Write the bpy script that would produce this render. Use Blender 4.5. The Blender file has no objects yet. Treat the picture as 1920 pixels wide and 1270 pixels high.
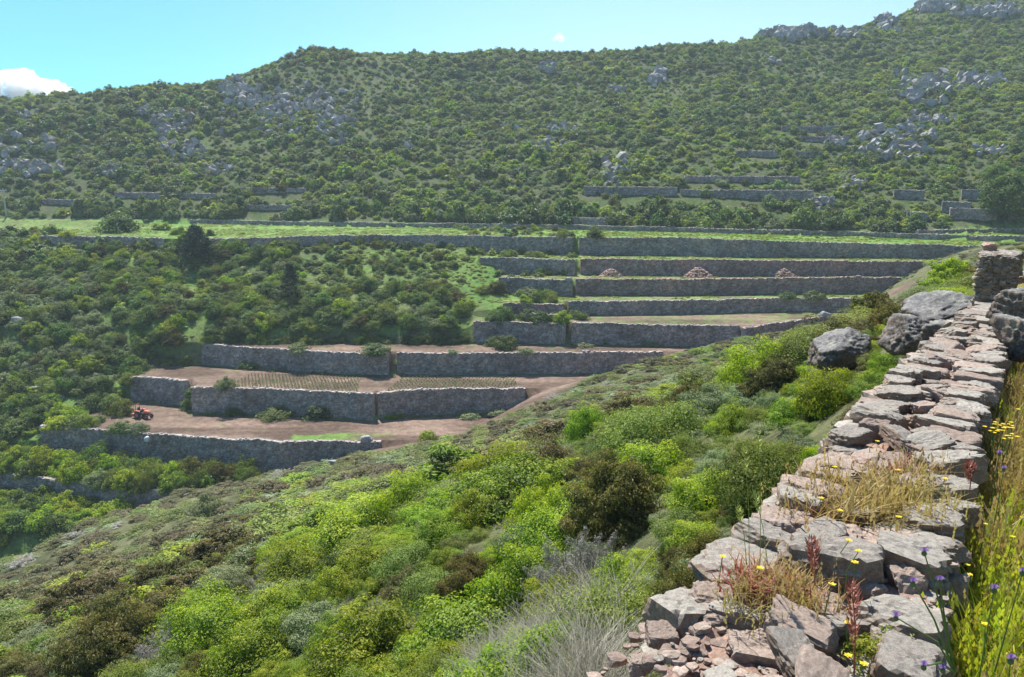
import bpy, math, random
import numpy as np
from mathutils import Vector, Matrix

SC = bpy.context.scene
COL = SC.collection
rng = np.random.default_rng(7)
random.seed(7)

# ------------------------------------------------------------------ camera
F_PX = 1500.0                      # focal length in pixels of the 1920 px wide photograph
PITCH = math.atan(0.21)
cam_d = bpy.data.cameras.new('camera'); cam = bpy.data.objects.new('camera', cam_d)
COL.objects.link(cam); SC.camera = cam
cam_d.sensor_width = 36.0; cam_d.lens = 36.0 * F_PX / 1920.0
cam_d.clip_start = 0.05; cam_d.clip_end = 30000
cam.location = (0, 0, 0); cam.rotation_euler = (math.pi/2 - PITCH, 0, 0)

# ------------------------------------------------------------------ world and sun
SUN_AZ = math.radians(-22)         # clockwise from +Y (ahead of the camera)
SUN_EL = math.radians(56)
W = bpy.data.worlds.new('World'); SC.world = W; W.use_nodes = True
nt = W.node_tree; nt.nodes.clear()
wo = nt.nodes.new('ShaderNodeOutputWorld'); bg = nt.nodes.new('ShaderNodeBackground')
sky = nt.nodes.new('ShaderNodeTexSky'); sky.sky_type = 'NISHITA'; sky.sun_disc = False
sky.sun_elevation = SUN_EL; sky.sun_rotation = SUN_AZ
sky.air_density = 1.0; sky.dust_density = 0.15; sky.ozone_density = 1.5; sky.altitude = 100
tint = nt.nodes.new('ShaderNodeMix'); tint.data_type = 'RGBA'; tint.blend_type = 'MULTIPLY'
tint.inputs['Factor'].default_value = 1.0; geo_ = nt.nodes.new('ShaderNodeNewGeometry'); sx_ = nt.nodes.new('ShaderNodeSeparateXYZ'); nt.links.new(geo_.outputs['Incoming'], sx_.inputs[0])
mr_ = nt.nodes.new('ShaderNodeMapRange'); mr_.interpolation_type = 'SMOOTHERSTEP'; mr_.inputs[1].default_value = 0.62; mr_.inputs[2].default_value = -0.35
nt.links.new(sx_.outputs[0], mr_.inputs[0])
tc_ = nt.nodes.new('ShaderNodeMix'); tc_.data_type = 'RGBA'; tc_.inputs['A'].default_value = (0.25, 0.61, 0.76, 1); tc_.inputs['B'].default_value = (0.76, 0.86, 0.87, 1)
nt.links.new(mr_.outputs[0], tc_.inputs['Factor']); nt.links.new(tc_.outputs['Result'], tint.inputs['B'])
nt.links.new(sky.outputs[0], tint.inputs['A']); nt.links.new(tint.outputs['Result'], bg.inputs[0])
bg.inputs[1].default_value = 0.10
nt.links.new(bg.outputs[0], wo.inputs[0])
sun_d = bpy.data.lights.new('sun', 'SUN'); sun = bpy.data.objects.new('sun', sun_d); COL.objects.link(sun)
sun_d.energy = 5.0; sun_d.angle = math.radians(0.5); sun_d.color = (1.0, 0.955, 0.87)
sdir = Vector((math.sin(SUN_AZ)*math.cos(SUN_EL), math.cos(SUN_AZ)*math.cos(SUN_EL), math.sin(SUN_EL)))
sun.rotation_euler = sdir.to_track_quat('Z', 'Y').to_euler()
sun.location = (0, 0, 120)
SC.view_settings.view_transform = 'Standard'; SC.view_settings.look = 'None'
SC.view_settings.gamma = 1; SC.view_settings.use_curve_mapping = False
SC.view_settings.exposure = 1.0
cy = SC.cycles
cy.max_bounces = 5; cy.diffuse_bounces = 2; cy.glossy_bounces = 1; cy.transmission_bounces = 2
cy.transparent_max_bounces = 4; cy.volume_bounces = 3; cy.use_denoising = True
cy.caustics_reflective = False; cy.caustics_refractive = False

# ------------------------------------------------------------------ survey helpers
_c, _s = math.cos(PITCH), math.sin(PITCH)
def ray(u, v):
    a = (u-960)/F_PX; b = -(v-635)/F_PX
    d = np.array([a, _c + b*_s, -_s + b*_c]); return d/d[1]
def P(u, v, D): return ray(u, v)*D                       # point at forward distance D
def Pz(u, v, z): r = ray(u, v); return r*(z/r[2])        # point at level z
def slope(v): return -ray(960, v)[2]

def hash2(i, j, k=0):
    n = (np.asarray(i, dtype=np.int64)*374761393 + np.asarray(j, dtype=np.int64)*668265263 + k*2147483647) & 0xffffffff
    n = ((n ^ (n >> 13)) * 1274126177) & 0xffffffff
    return ((n ^ (n >> 16)) & 0xffff)/65535.0
def vnoise(x, y, s=1.0, k=0):
    x = np.asarray(x, float)/s; y = np.asarray(y, float)/s
    i = np.floor(x).astype(np.int64); j = np.floor(y).astype(np.int64); fx = x-i; fy = y-j
    fx = fx*fx*(3-2*fx); fy = fy*fy*(3-2*fy)
    return ((hash2(i, j, k)*(1-fx)+hash2(i+1, j, k)*fx)*(1-fy) + (hash2(i, j+1, k)*(1-fx)+hash2(i+1, j+1, k)*fx)*fy)*2-1
def fbm(x, y, s=1.0, o=4, k=0):
    r = 0; a = 1.0; t = 0
    for q in range(o):
        r = r + a*vnoise(x, y, s, k+q); t += a; a *= 0.55; s *= 0.48
    return r/t
def noise3(p, s, k=0):
    return (vnoise(p[:, 0]+7.1*p[:, 2], p[:, 1], s, k) + vnoise(p[:, 1]+3.3*p[:, 0], p[:, 2], s, k+5) + vnoise(p[:, 2]+5.7*p[:, 1], p[:, 0], s, k+9))/3

class TPS:
    def __init__(self, pts, lam=0.0):
        pts = np.asarray(pts, float); self.c = pts[:, :2]/50.; n = len(pts)
        A = np.zeros((n+3, n+3)); A[:n, :n] = self.k(self.c, self.c) + lam*np.eye(n)
        A[:n, n] = 1; A[:n, n+1:] = self.c; A[n, :n] = 1; A[n+1:, :n] = self.c.T
        self.w = np.linalg.solve(A, np.r_[pts[:, 2], 0, 0, 0])
    @staticmethod
    def k(a, b):
        d2 = ((a[:, None, :]-b[None])**2).sum(2)+1e-9
        return 0.5*d2*np.log(d2)
    def __call__(self, x, y):
        x = np.asarray(x, float); sh = x.shape; q = np.c_[x.ravel(), np.asarray(y, float).ravel()]/50.
        out = np.empty(len(q)); n = len(self.c)
        for i in range(0, len(q), 60000):
            p = q[i:i+60000]
            out[i:i+60000] = self.k(p, self.c)@self.w[:n] + self.w[n] + p@self.w[n+1:]
        return out.reshape(sh)

# ------------------------------------------------------------------ terrace levels, from the lowest wall up
Z = {1: -32.0}
Z[0] = Z[1]*slope(886)/slope(829); Z[-1] = Z[0]-2.7
for k, vb, vt in [(1, 784, 738), (2, 702, 664), (3, 645, 607), (4, 596, 571), (5, 554, 525), (6, 517, 488), (7, 481, 448), (8, 436, 428)]:
    Z[k+1] = Z[k]*slope(vt)/slope(vb)
Z[10] = -11.4
CK = {7: 0.02, 8: 0.085, 9: 0.085}
def Zk(k, x):                         # the upper terraces drop a little towards the far right
    q = np.clip((np.asarray(x, float)-30)/40, 0, 1); return Z[k]*(1+CK.get(k, 0.0)*q*q*(3-2*q))
# wall sections: level of the ground they hold up, and the top edge in survey pixels
WALLS = [
 (0, [(-60, 884), (0, 890), (157, 908), (215, 918), (360, 924)]),
 (1, [(75, 801), (112, 804), (260, 813), (390, 823), (500, 829), (590, 831), (715, 829)]),
 (2, [(242, 708), (300, 711), (349, 716)]),
 (2, [(357, 728), (500, 731), (640, 737), (698, 741)]),
 (2, [(708, 739), (773, 733), (850, 731), (985, 730)]),
 (3, [(377, 647), (500, 655), (640, 663), (728, 665)]),
 (3, [(744, 664), (900, 664), (1040, 663), (1243, 661)]),
 (4, [(888, 605), (970, 606), (1060, 608)]),
 (4, [(1072, 607), (1180, 609), (1387, 613)]),
 (4, [(1397, 618), (1460, 607), (1553, 594)]),
 (5, [(943, 570), (1057, 572)]),
 (5, [(1066, 567), (1280, 565), (1480, 560), (1597, 561)]),
 (6, [(935, 522), (1073, 527)]),
 (6, [(1080, 525), (1280, 525), (1580, 522), (1690, 521)]),
 (7, [(900, 484), (1077, 488)]),
 (7, [(1089, 487), (1280, 488), (1500, 490), (1730, 492)]),
 (8, [(75, 443), (190, 445), (307, 448)]),
 (8, [(385, 449), (520, 446), (640, 442), (780, 442), (887, 443), (973, 445), (1074, 446)]),
 (8, [(1086, 446), (1280, 447), (1580, 457), (1747, 460), (1850, 463), (1960, 466)]),
 (9, [(355, 413), (640, 418), (1057, 423), (1280, 428), (1567, 435), (1750, 441), (1960, 446)]),
 (10, [(1722, 433), (1800, 431), (1960, 430)]),
]
WP = []                               # plan polylines
for k, pl in WALLS:
    pl2 = []
    for (ua, va), (ub, vb) in zip(pl[:-1], pl[1:]):
        n_ = max(int((ub-ua)/60), 1); pl2 += [(ua+(ub-ua)*t_/n_, va+(vb-va)*t_/n_) for t_ in range(n_)]
    pl2.append(pl[-1]); q_ = []
    for u, v in pl2:
        z_ = Z[k]
        for _ in range(12): p_ = Pz(u, v, z_); z_ = float(Zk(k, p_[0]))
        q_.append(p_)
    WP.append((k, np.array(q_)))
lines = {}
for k in range(0, 11):
    pts = np.concatenate([w for kk, w in WP if kk == k]); pts = pts[np.argsort(pts[:, 0])]
    lines[k] = pts
def wall_y(k, x): return np.interp(x, lines[k][:, 0], lines[k][:, 1])
# ------------------------------------------------------------------ far hillside, smooth
cp = []
for k in range(0, 10):
    for x in np.linspace(-110, 110, 9):
        y = wall_y(k, x)
        cp.append((x, y, (float(Zk(k, x))+float(Zk(k-1, x)))/2))
SKY = [(-400, 235, 212), (-150, 212, 225), (0, 196, 235), (160, 184, 243), (300, 164, 255), (420, 150, 265), (500, 122, 275), (585, 90, 285), (660, 96, 288), (800, 99, 295), (925, 94, 300), (1040, 99, 300),
       (1150, 94, 302), (1260, 82, 310), (1390, 80, 318), (1440, 62, 324), (1500, 52, 330), (1600, 54, 336), (1640, 38, 338), (1690, 28, 342), (1730, 4, 350), (1830, -12, 360), (1920, -25, 370), (2200, -60, 395), (2600, -80, 420)]
for u, v, D in SKY[::1]:
    p = P(u, v+5, D); b = wall_y(9, p[0]*160/D)+4; 
    cp.append(tuple(p))
    for tt, sag in ((0.2, 0.8), (0.45, 1.6), (0.75, 1.2)):
        if (u//10) % 2 == 0 or tt == 0.45:
            d = b + (D-b)*tt; x = p[0]*(0.4+0.6*tt) if False else p[0]*d/D
            zb = float(Zk(9, x))+0.4
            cp.append((x, d, zb+(p[2]-zb)*tt - sag))
    cp.append((p[0]*1.2, D+50, p[2]-16)); 
FAR = TPS(cp, lam=0.002)
# ------------------------------------------------------------------ the near slope the photographer stands on
nc = []
for u, v, D in [(1100, 1270, 4.6), (900, 1270, 7), (600, 1270, 11.5), (300, 1270, 16), (0, 1270, 21), (-200, 1270, 26), (1200, 1100, 6.0), (1330, 1000, 7.0), (1450, 900, 8.0), (1550, 800, 9.0), (1600, 740, 9.5), (1700, 650, 10.0),
                (1780, 560, 12), (1830, 490, 13.5), (1500, 650, 22), (1300, 730, 24), (1200, 810, 19), (1170, 930, 13), (950, 890, 22), (770, 960, 19), (700, 1110, 14.5), (450, 1150, 19), (200, 1150, 25),
                (60, 1112, 40), (400, 1005, 34), (560, 928, 58), (760, 884, 55), (900, 838, 56), (1010, 806, 56), (1180, 732, 52), (1400, 664, 46), (1590, 612, 42), (1700, 560, 42)]:
    p = P(u, v, D); nc.append((p[0], p[1], p[2]-0.45-0.013*D))
for u, v, D in [(922, 797, 90), (1005, 764, 93), (1060, 745, 96), (1130, 718, 98), (1195, 692, 100), (1290, 663, 103), (1400, 643, 103), (1540, 612, 110), (1780, 530, 32), (1740, 560, 32), (60, 1100, 62), (200, 1045, 66), (400, 962, 70), (560, 915, 75), (700, 874, 75), (880, 840, 76), (1000, 796, 78), (1150, 746, 80), (1290, 701, 82), (1420, 672, 84), (1560, 632, 86), (1690, 588, 88)]:
    nc.append(tuple(P(u, v, D)))
for u, v, z in [(-120, 1150, -38.8), (0, 1066, -38.8), (150, 1004, -38.6), (300, 950, -37.8), (480, 905, -36), (600, 868, -34.4), (715, 840, -32.4), (770, 832, -31.9), (880, 805, -31.5), (960, 768, -30.6), (1010, 738, -28.9), (1120, 705, -27.6), (1250, 670, -25.9),
                (1320, 650, -25.2), (1450, 627, -23.9), (1560, 600, -22.2), (1620, 578, -20.9), (1690, 543, -18.4), (1740, 500, -15.6), (1830, 466, -13.0), (1990, 462, -12.0)]:
    p = Pz(u, v, z); nc.append((p[0], p[1], z)); nc.append((p[0]+2, p[1]+26, z-9)); 
nc += [(-40, -15, -32), (-20, 0, -17), (0, -20, -16), (30, -20, 0), (30, 10, 3), (60, 40, 8), (-60, 30, -38), (90, 90, 2)]
NEAR = TPS(nc, lam=0.0005)
# near stone wall centre line: x, y, half width
CL = np.array([(-0.75, 0.0), (0.02, 1.0), (0.72, 1.95), (1.44, 3.05), (2.50, 4.62), (3.68, 6.3), (4.96, 8.15), (6.0, 9.6), (8.4, 13.0), (9.6, 15.5)])
HW = np.array([0.40, 0.40, 0.38, 0.34, 0.29, 0.26, 0.14, 0.15, 0.2, 0.2])
def near_right(x, y):
    g = -1.93 + 0.035*np.clip(y, 0, 6) + 0.05*np.clip(y-6, 0, 5) + 0.16*np.clip(y-11, 0, 3)*0
    off = x - np.interp(y, CL[:, 1], CL[:, 0])
    g = g + 0.03*np.clip(off-0.4, 0, 12) - 0.012*np.clip(y-12.5, 0, 400)**1.7
    return g + 0.03*fbm(x, y, 0.8, 3, 11)
def surface(x, y):
    """height and zone: 0 near slope, 1 far scrub hill, 2 bare terraces, 3 mid slope, 4 meadow right of the wall"""
    x = np.asarray(x, float); y = np.asarray(y, float)
    S = FAR(x, y)
    # where the terraces are: between the left ends of the walls and the near slope
    kk = np.arange(-1, 11)
    xls = np.array([-200, -200, lines[1][0, 0], lines[2][0, 0], lines[3][0, 0], lines[4][0, 0]-0.3, lines[5][0, 0]-0.3, lines[6][0, 0]-0.3, lines[7][0, 0]-0.3, lines[8][0, 0], -200, -200.0])
    full = np.full(x.shape, Z[-1]); idx = np.zeros(x.shape, int)
    for k in range(0, 11):
        b = (y > wall_y(k, x)+0.36) & ((x > lines[10][0, 0]-0.2) | (k < 10)); full = np.where(b, Zk(k, x), full); idx = np.where(b, k+1, idx)
    xl = xls[np.clip(idx, 0, 11)]
    wgap = 1.0
    for k in range(0, 11):       # ramps in the gaps
        segs = [w for q, w in WP if q == k]
        for a, b in zip(segs[:-1], segs[1:]):
            if b[0, 0]-a[-1, 0] > 3: continue
            inb = (x > a[-1, 0]) & (x < b[0, 0]); d = y-wall_y(k, x)
            full = np.where(inb & (d > 0) & (d < 2.2), Zk(k-1, x)+(Zk(k, x)-Zk(k-1, x))*d/2.2, full)
    m = np.clip((x-xl)/1.6+0.5, 0, 1)
    back9 = np.where(x > lines[10][0, 0]-0.2, np.maximum(wall_y(10, x), wall_y(9, x)), wall_y(9, x))+3.0
    m = m*np.clip((back9-y)/3.0, 0, 1)*np.clip((y-78)/4, 0, 1)
    # wide gap in wall 8 (left of the pine)
    a, b = lines[8], None
    Sn = S + 0.5*fbm(x, y, 9, 3, 3)*np.clip((y-150)/40, 0, 1) + 1.6*fbm(x, y, 34, 4, 21)*np.clip((y-165)/60, 0, 1)*np.clip(1.6-y/250., 0.25, 1)
    Fz = Sn*(1-m) + full*m
    N = NEAR(x, y) + 0.12*fbm(x, y, 3.0, 3, 31)
    R = near_right(x, y)
    off = x - np.interp(y, CL[:, 1], CL[:, 0], left=-0.75) - np.where(y < 0, y*0.75, 0)
    rm = (off > 0) & (y < 13.5) & (y > -30)
    Nn = np.where(rm, np.maximum(R, np.minimum(N, R)) , N)
    near = np.where(y < 15.5, Nn, N)
    H = np.maximum(near, Fz)
    zone = np.where(near >= Fz, 0, np.where(m > 0.5, 2, np.where(y > wall_y(9, x)+1, 1, 3)))
    zone = np.where((zone == 0) & rm & (y < 40), 4, zone)
    return H, zone, idx-1, m, Fz, near
def ground(x, y): return surface(np.atleast_1d(x), np.atleast_1d(y))[0]
def cast(u, v, d0=3.0, d1=500.0):
    """where the sight line through a survey pixel meets the ground"""
    r = ray(u, v); a, b = d0, d1
    for n_ in (220, 24):
        D = a*np.exp(np.linspace(0, math.log(b/a), n_)); h = surface(r[0]*D, D)[0]; hit = np.nonzero(r[2]*D < h)[0]
        if not len(hit): a = b = d1; break
        i = hit[0]; a, b = D[max(i-1, 0)], D[i]
        if a >= b: break
    return np.array([r[0]*b, b, surface(np.array([r[0]*b]), np.array([b]))[0][0]])

# ------------------------------------------------------------------ object helpers
def mesh_obj(name, V, Fc, mat=None, parent=None, smooth=False, attrs=None, mats=None, midx=None, data=None):
    V = np.asarray(V, np.float32)
    me = bpy.data.meshes.new(name)
    if isinstance(Fc, np.ndarray):
        n, k = Fc.shape
        me.vertices.add(len(V)); me.vertices.foreach_set('co', V.ravel())
        me.loops.add(n*k); me.loops.foreach_set('vertex_index', Fc.astype(np.int32).ravel())
        me.polygons.add(n); me.polygons.foreach_set('loop_start', np.arange(0, n*k, k, dtype=np.int32))
        me.polygons.foreach_set('loop_total', np.full(n, k, np.int32))
    else:
        me.from_pydata([tuple(p) for p in V], [], [tuple(q) for q in Fc])
    if attrs:
        for an, av in attrs.items():
            av = np.asarray(av, np.float32)
            if av.ndim == 1:
                a = me.attributes.new(an, 'FLOAT', 'POINT'); a.data.foreach_set('value', av)
            else:
                a = me.attributes.new(an, 'FLOAT_COLOR', 'POINT')
                a.data.foreach_set('color', np.c_[av, np.ones(len(av))].astype(np.float32).ravel())
    for m_ in (mats or ([mat] if mat else [])): me.materials.append(m_)
    if midx is not None: me.polygons.foreach_set('material_index', np.asarray(midx, np.int32))
    me.update(calc_edges=True)
    me.polygons.foreach_set('use_smooth', np.full(len(me.polygons), bool(smooth)))
    me.validate() if not isinstance(Fc, np.ndarray) else None
    o = bpy.data.objects.new(name, me); COL.objects.link(o)
    if parent is not None: o.parent = parent
    return o
def tag(o, label=None, cat=None, group=None, kind=None):
    for k_, v_ in (('label', label), ('category', cat), ('group', group), ('kind', kind)):
        if v_: o[k_] = v_
    return o
def empty(name, loc, rz=0.0):
    o = bpy.data.objects.new(name, None); COL.objects.link(o); o.location = [float(q) for q in loc]; o.rotation_euler = (0, 0, rz)
    o.empty_display_size = 0.2
    return o
def copy_tree(o, parent=None):
    c = o.copy(); COL.objects.link(c)
    if parent is not None: c.parent = parent
    for ch in o.children: copy_tree(ch, c)
    return c
def joined(parts):
    V = []; Fs = []; n = 0
    for v, f_ in parts:
        V.append(v); Fs.append(f_+n); n += len(v)
    return np.concatenate(V), np.concatenate(Fs)

class NM:
    """small node-material builder"""
    def __init__(self, name):
        self.m = bpy.data.materials.new(name); self.m.use_nodes = True; self.t = self.m.node_tree
        self.t.nodes.clear(); self.out = self.t.nodes.new('ShaderNodeOutputMaterial')
    def n(self, ty, **kw):
        nd = self.t.nodes.new(ty)
        for k_, v_ in kw.items():
            if k_.startswith('_'): setattr(nd, k_[1:], v_)
            else:
                key = int(k_[1:]) if k_[0] == 'i' and k_[1:].isdigit() else k_.replace('__', ' ')
                if isinstance(v_, bpy.types.NodeSocket): self.t.links.new(v_, nd.inputs[key])
                else: nd.inputs[key].default_value = v_
        return nd
    def mix(self, a, b, fac, mode='MIX'):
        nd = self.t.nodes.new('ShaderNodeMix'); nd.data_type = 'RGBA'; nd.blend_type = mode
        for s_, v_ in ((nd.inputs['Factor'], fac), (nd.inputs['A'], a), (nd.inputs['B'], b)):
            if isinstance(v_, bpy.types.NodeSocket): self.t.links.new(v_, s_)
            else: s_.default_value = v_ if not isinstance(v_, tuple) else (*v_, 1)[:4]
        return nd.outputs['Result']
    def ramp(self, x, stops):
        nd = self.t.nodes.new('ShaderNodeValToRGB'); self.t.links.new(x, nd.inputs[0]); e = nd.color_ramp.elements
        while len(e) < len(stops): e.new(0.5)
        for q, (p_, c_) in zip(e, stops):
            q.position = p_; q.color = (*c_, 1) if isinstance(c_, tuple) else (c_, c_, c_, 1)
        return nd.outputs[0]
    def link(self, a, b): self.t.links.new(a, b)

# ------------------------------------------------------------------ ground material: colour attribute + grain
def ground_mat():
    b = NM('earth_and_grass'); co = b.n('ShaderNodeTexCoord').outputs['Object']
    at = b.n('ShaderNodeAttribute', _attribute_name='col').outputs['Color']
    n1 = b.n('ShaderNodeTexNoise', Vector=co, Scale=1.3, Detail=6, Roughness=0.7).outputs[0]
    n2 = b.n('ShaderNodeTexNoise', Vector=co, Scale=9.0, Detail=5, Roughness=0.7).outputs[0]
    c = b.mix(at, b.ramp(n1, [(0.3, 0.55), (0.7, 1.45)]), 1.0, 'MULTIPLY')
    c = b.mix(c, b.ramp(n2, [(0.3, 0.7), (0.7, 1.3)]), 1.0, 'MULTIPLY')
    bp = b.n('ShaderNodeBump', Strength=0.6, Distance=0.12, Height=n2)
    p = b.n('ShaderNodeBsdfPrincipled', Roughness=0.95, Normal=bp.outputs[0]); b.link(c, p.inputs['Base Color'])
    p.inputs['Specular IOR Level'].default_value = 0.15
    b.link(p.outputs[0], b.out.inputs[0]); return b.m
M_GROUND = ground_mat()

# ------------------------------------------------------------------ terrain: one fan-shaped sheet round the camera
def grass_col(x, y, k=0):
    a = np.clip(fbm(x, y, 6, 4, 50+k)*0.9+0.5, 0, 1)[..., None]
    return np.array([0.075, 0.165, 0.03])*(1-a) + np.array([0.15, 0.22, 0.055])*a
def earth_col(x, y):
    a = np.clip(fbm(x*0.25, y, 3, 5, 60)*1.5+0.5, 0, 1)[..., None]
    return np.array([0.09, 0.06, 0.045])*(1-a) + np.array([0.20, 0.14, 0.11])*a
def ground_color(x, y, zone, lvl, m):
    g = grass_col(x, y); e = earth_col(x, y)
    soil = np.array([0.13, 0.105, 0.07]); duff = np.array([0.04, 0.045, 0.02])
    n = np.clip(fbm(x, y, 2.5, 4, 70)*1.6+0.5, 0, 1)[..., None]
    c = duff*(1-n) + soil*n*0.6 + g*0.25*n
    c = np.where((zone == 1)[..., None], (g*0.42*(1-n)+np.array([0.075, 0.085, 0.04])*n), c)
    c = np.where((zone == 3)[..., None], g*0.95*(1-0.5*n)+soil*n*0.35, c)
    c = np.where((zone == 4)[..., None], np.array([0.17, 0.15, 0.05])*(1-n)+np.array([0.10, 0.14, 0.03])*n, c)
    # terraces: earth with grassy rims, the upper ones all grass
    t = zone == 2
    d = np.full(x.shape, 9.0); df = np.full(x.shape, 9.0)
    for k in range(1, 11):
        w = wall_y(k, x)-y
        d = np.where((w > 0) & (w < d), w, d)
        df = np.where((w < 0) & (-w < df), -w, df)
    n1 = fbm(x, y, 1.5, 3, 80)
    grassy = np.zeros(x.shape)
    grassy = np.where(lvl >= 8, 1.0, grassy)
    grassy = np.where((lvl == 7), np.clip(0.75+0.6*n1, 0, 1), grassy)
    grassy = np.where((lvl == 6), np.clip(0.45+0.8*n1, 0, 1), grassy)
    grassy = np.where((lvl == 5), np.clip(0.55+0.8*n1 + 0.4*(x < 8), 0, 1), grassy)
    grassy = np.where((lvl == 4), np.clip(0.25+0.7*n1, 0, 1), grassy)
    grassy = np.where((lvl == 3), np.clip(-0.2+0.9*n1, 0, 1), grassy)
    grassy = np.where((lvl == 1) | (lvl == 2), np.clip(-0.3+0.9*n1, 0, 1), grassy)
    grassy = np.maximum(grassy, np.clip(1.1-d/0.8+n1*0.8, 0, 1)*0.85)
    grassy = np.maximum(grassy, np.clip(1.0-df/0.6+n1*0.9, 0, 1)*np.where((lvl == 1), 0.9, 0.55))
    grassy = np.maximum(grassy, ((lvl == 1) & (x > -27) & (x < -14) & (df < 3.2+n1))*0.9)
    grassy = np.where(lvl <= 0, 0.8, grassy)[..., None]
    tc = e*(1-grassy) + g*1.05*grassy
    c = np.where(t[..., None], tc, c)
    # grassy glade on the middle slope, beaten path at the terrace ends, red bank below the lowest wall
    glade = np.clip(1.3-np.hypot((x+3)/7.0, (y-137)/12.0)+0.4*n1, 0, 1)[..., None]*(zone == 3)[..., None]
    c = c*(1-glade) + g*0.95*glade
    return c
def path_mask(x, y):
    px = np.array([Pz(u, v, z)[:2] for u, v, z in [(700, 838, -32.4), (780, 825, -31.9), (880, 800, -31.5), (960, 765, -30.4), (1010, 735, -28.8), (1080, 708, -28.0), (1250, 668, -25.9), (1320, 650, -25.1), (1450, 628, -23.9), (1560, 602, -22.2), (1620, 576, -20.9), (1690, 543, -18.6)]])
    best = np.full(x.shape, 99.0)
    for a, b in zip(px[:-1], px[1:]):
        ab = b-a; t = np.clip(((x-a[0])*ab[0]+(y-a[1])*ab[1])/(ab@ab), 0, 1)
        best = np.minimum(best, np.hypot(x-a[0]-t*ab[0], y-a[1]-t*ab[1]))
    return best
def build_terrain():
    ang = np.radians(np.r_[np.arange(-180, -42, 4.0), np.arange(-42, 42, 0.15), np.arange(42, 180.1, 4.0)])
    r = np.r_[0.4*np.exp(np.linspace(0, math.log(20/0.4), 120)), 20*np.exp(np.linspace(0.02, math.log(84/20.), 80)), np.arange(84.3, 168, 0.3), np.arange(169, 440, 1.5), [450, 480, 520]]
    A, R_ = np.meshgrid(ang, r); x = np.sin(A)*R_; y = np.cos(A)*R_
    back = (np.abs(A) > math.radians(60))
    H, zone, lvl, m, Fz, near = surface(np.clip(x, -420, 420), np.clip(y, -60, 470))
    H = np.where((R_ > 440), np.minimum(H, 30)-(R_-440)*0.12, H)
    H = np.where(y < -20, np.maximum(H, -60), H); H = np.clip(H, -90, 90)
    pm = path_mask(x, y)
    c = ground_color(x, y, zone, lvl, m)
    w = np.clip(1.5-pm/np.where(y < 118, 3.6, 2.2)+0.35*fbm(x, y, 1.2, 3, 90), 0, 1)[..., None]*((y > 75) & (y < 150))[..., None]
    c = c*(1-w) + earth_col(x, y)*1.15*w
    rb = np.clip(1.2-np.hypot((x+26)/5.5, (y-86.5)/2.2), 0, 1)[..., None]
    c = c*(1-rb)+np.array([0.36, 0.17, 0.11])*rb
    nr, na = x.shape
    V = np.stack([x, y, H], -1).reshape(-1, 3)
    i = np.arange(nr-1)[:, None]*na; j = np.arange(na-1)[None]
    q = np.stack([i+j, i+j+1, i+na+j+1, i+na+j], -1).reshape(-1, 4)[:, ::-1]
    o = mesh_obj('hillside_ground', V, q, M_GROUND, smooth=True, attrs={'col': c.reshape(-1, 3)})
    tag(o, 'scrubby hillside with earth terraces below and a grassy verge by the wall', None, None, 'structure')
    return o
build_terrain()
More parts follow.
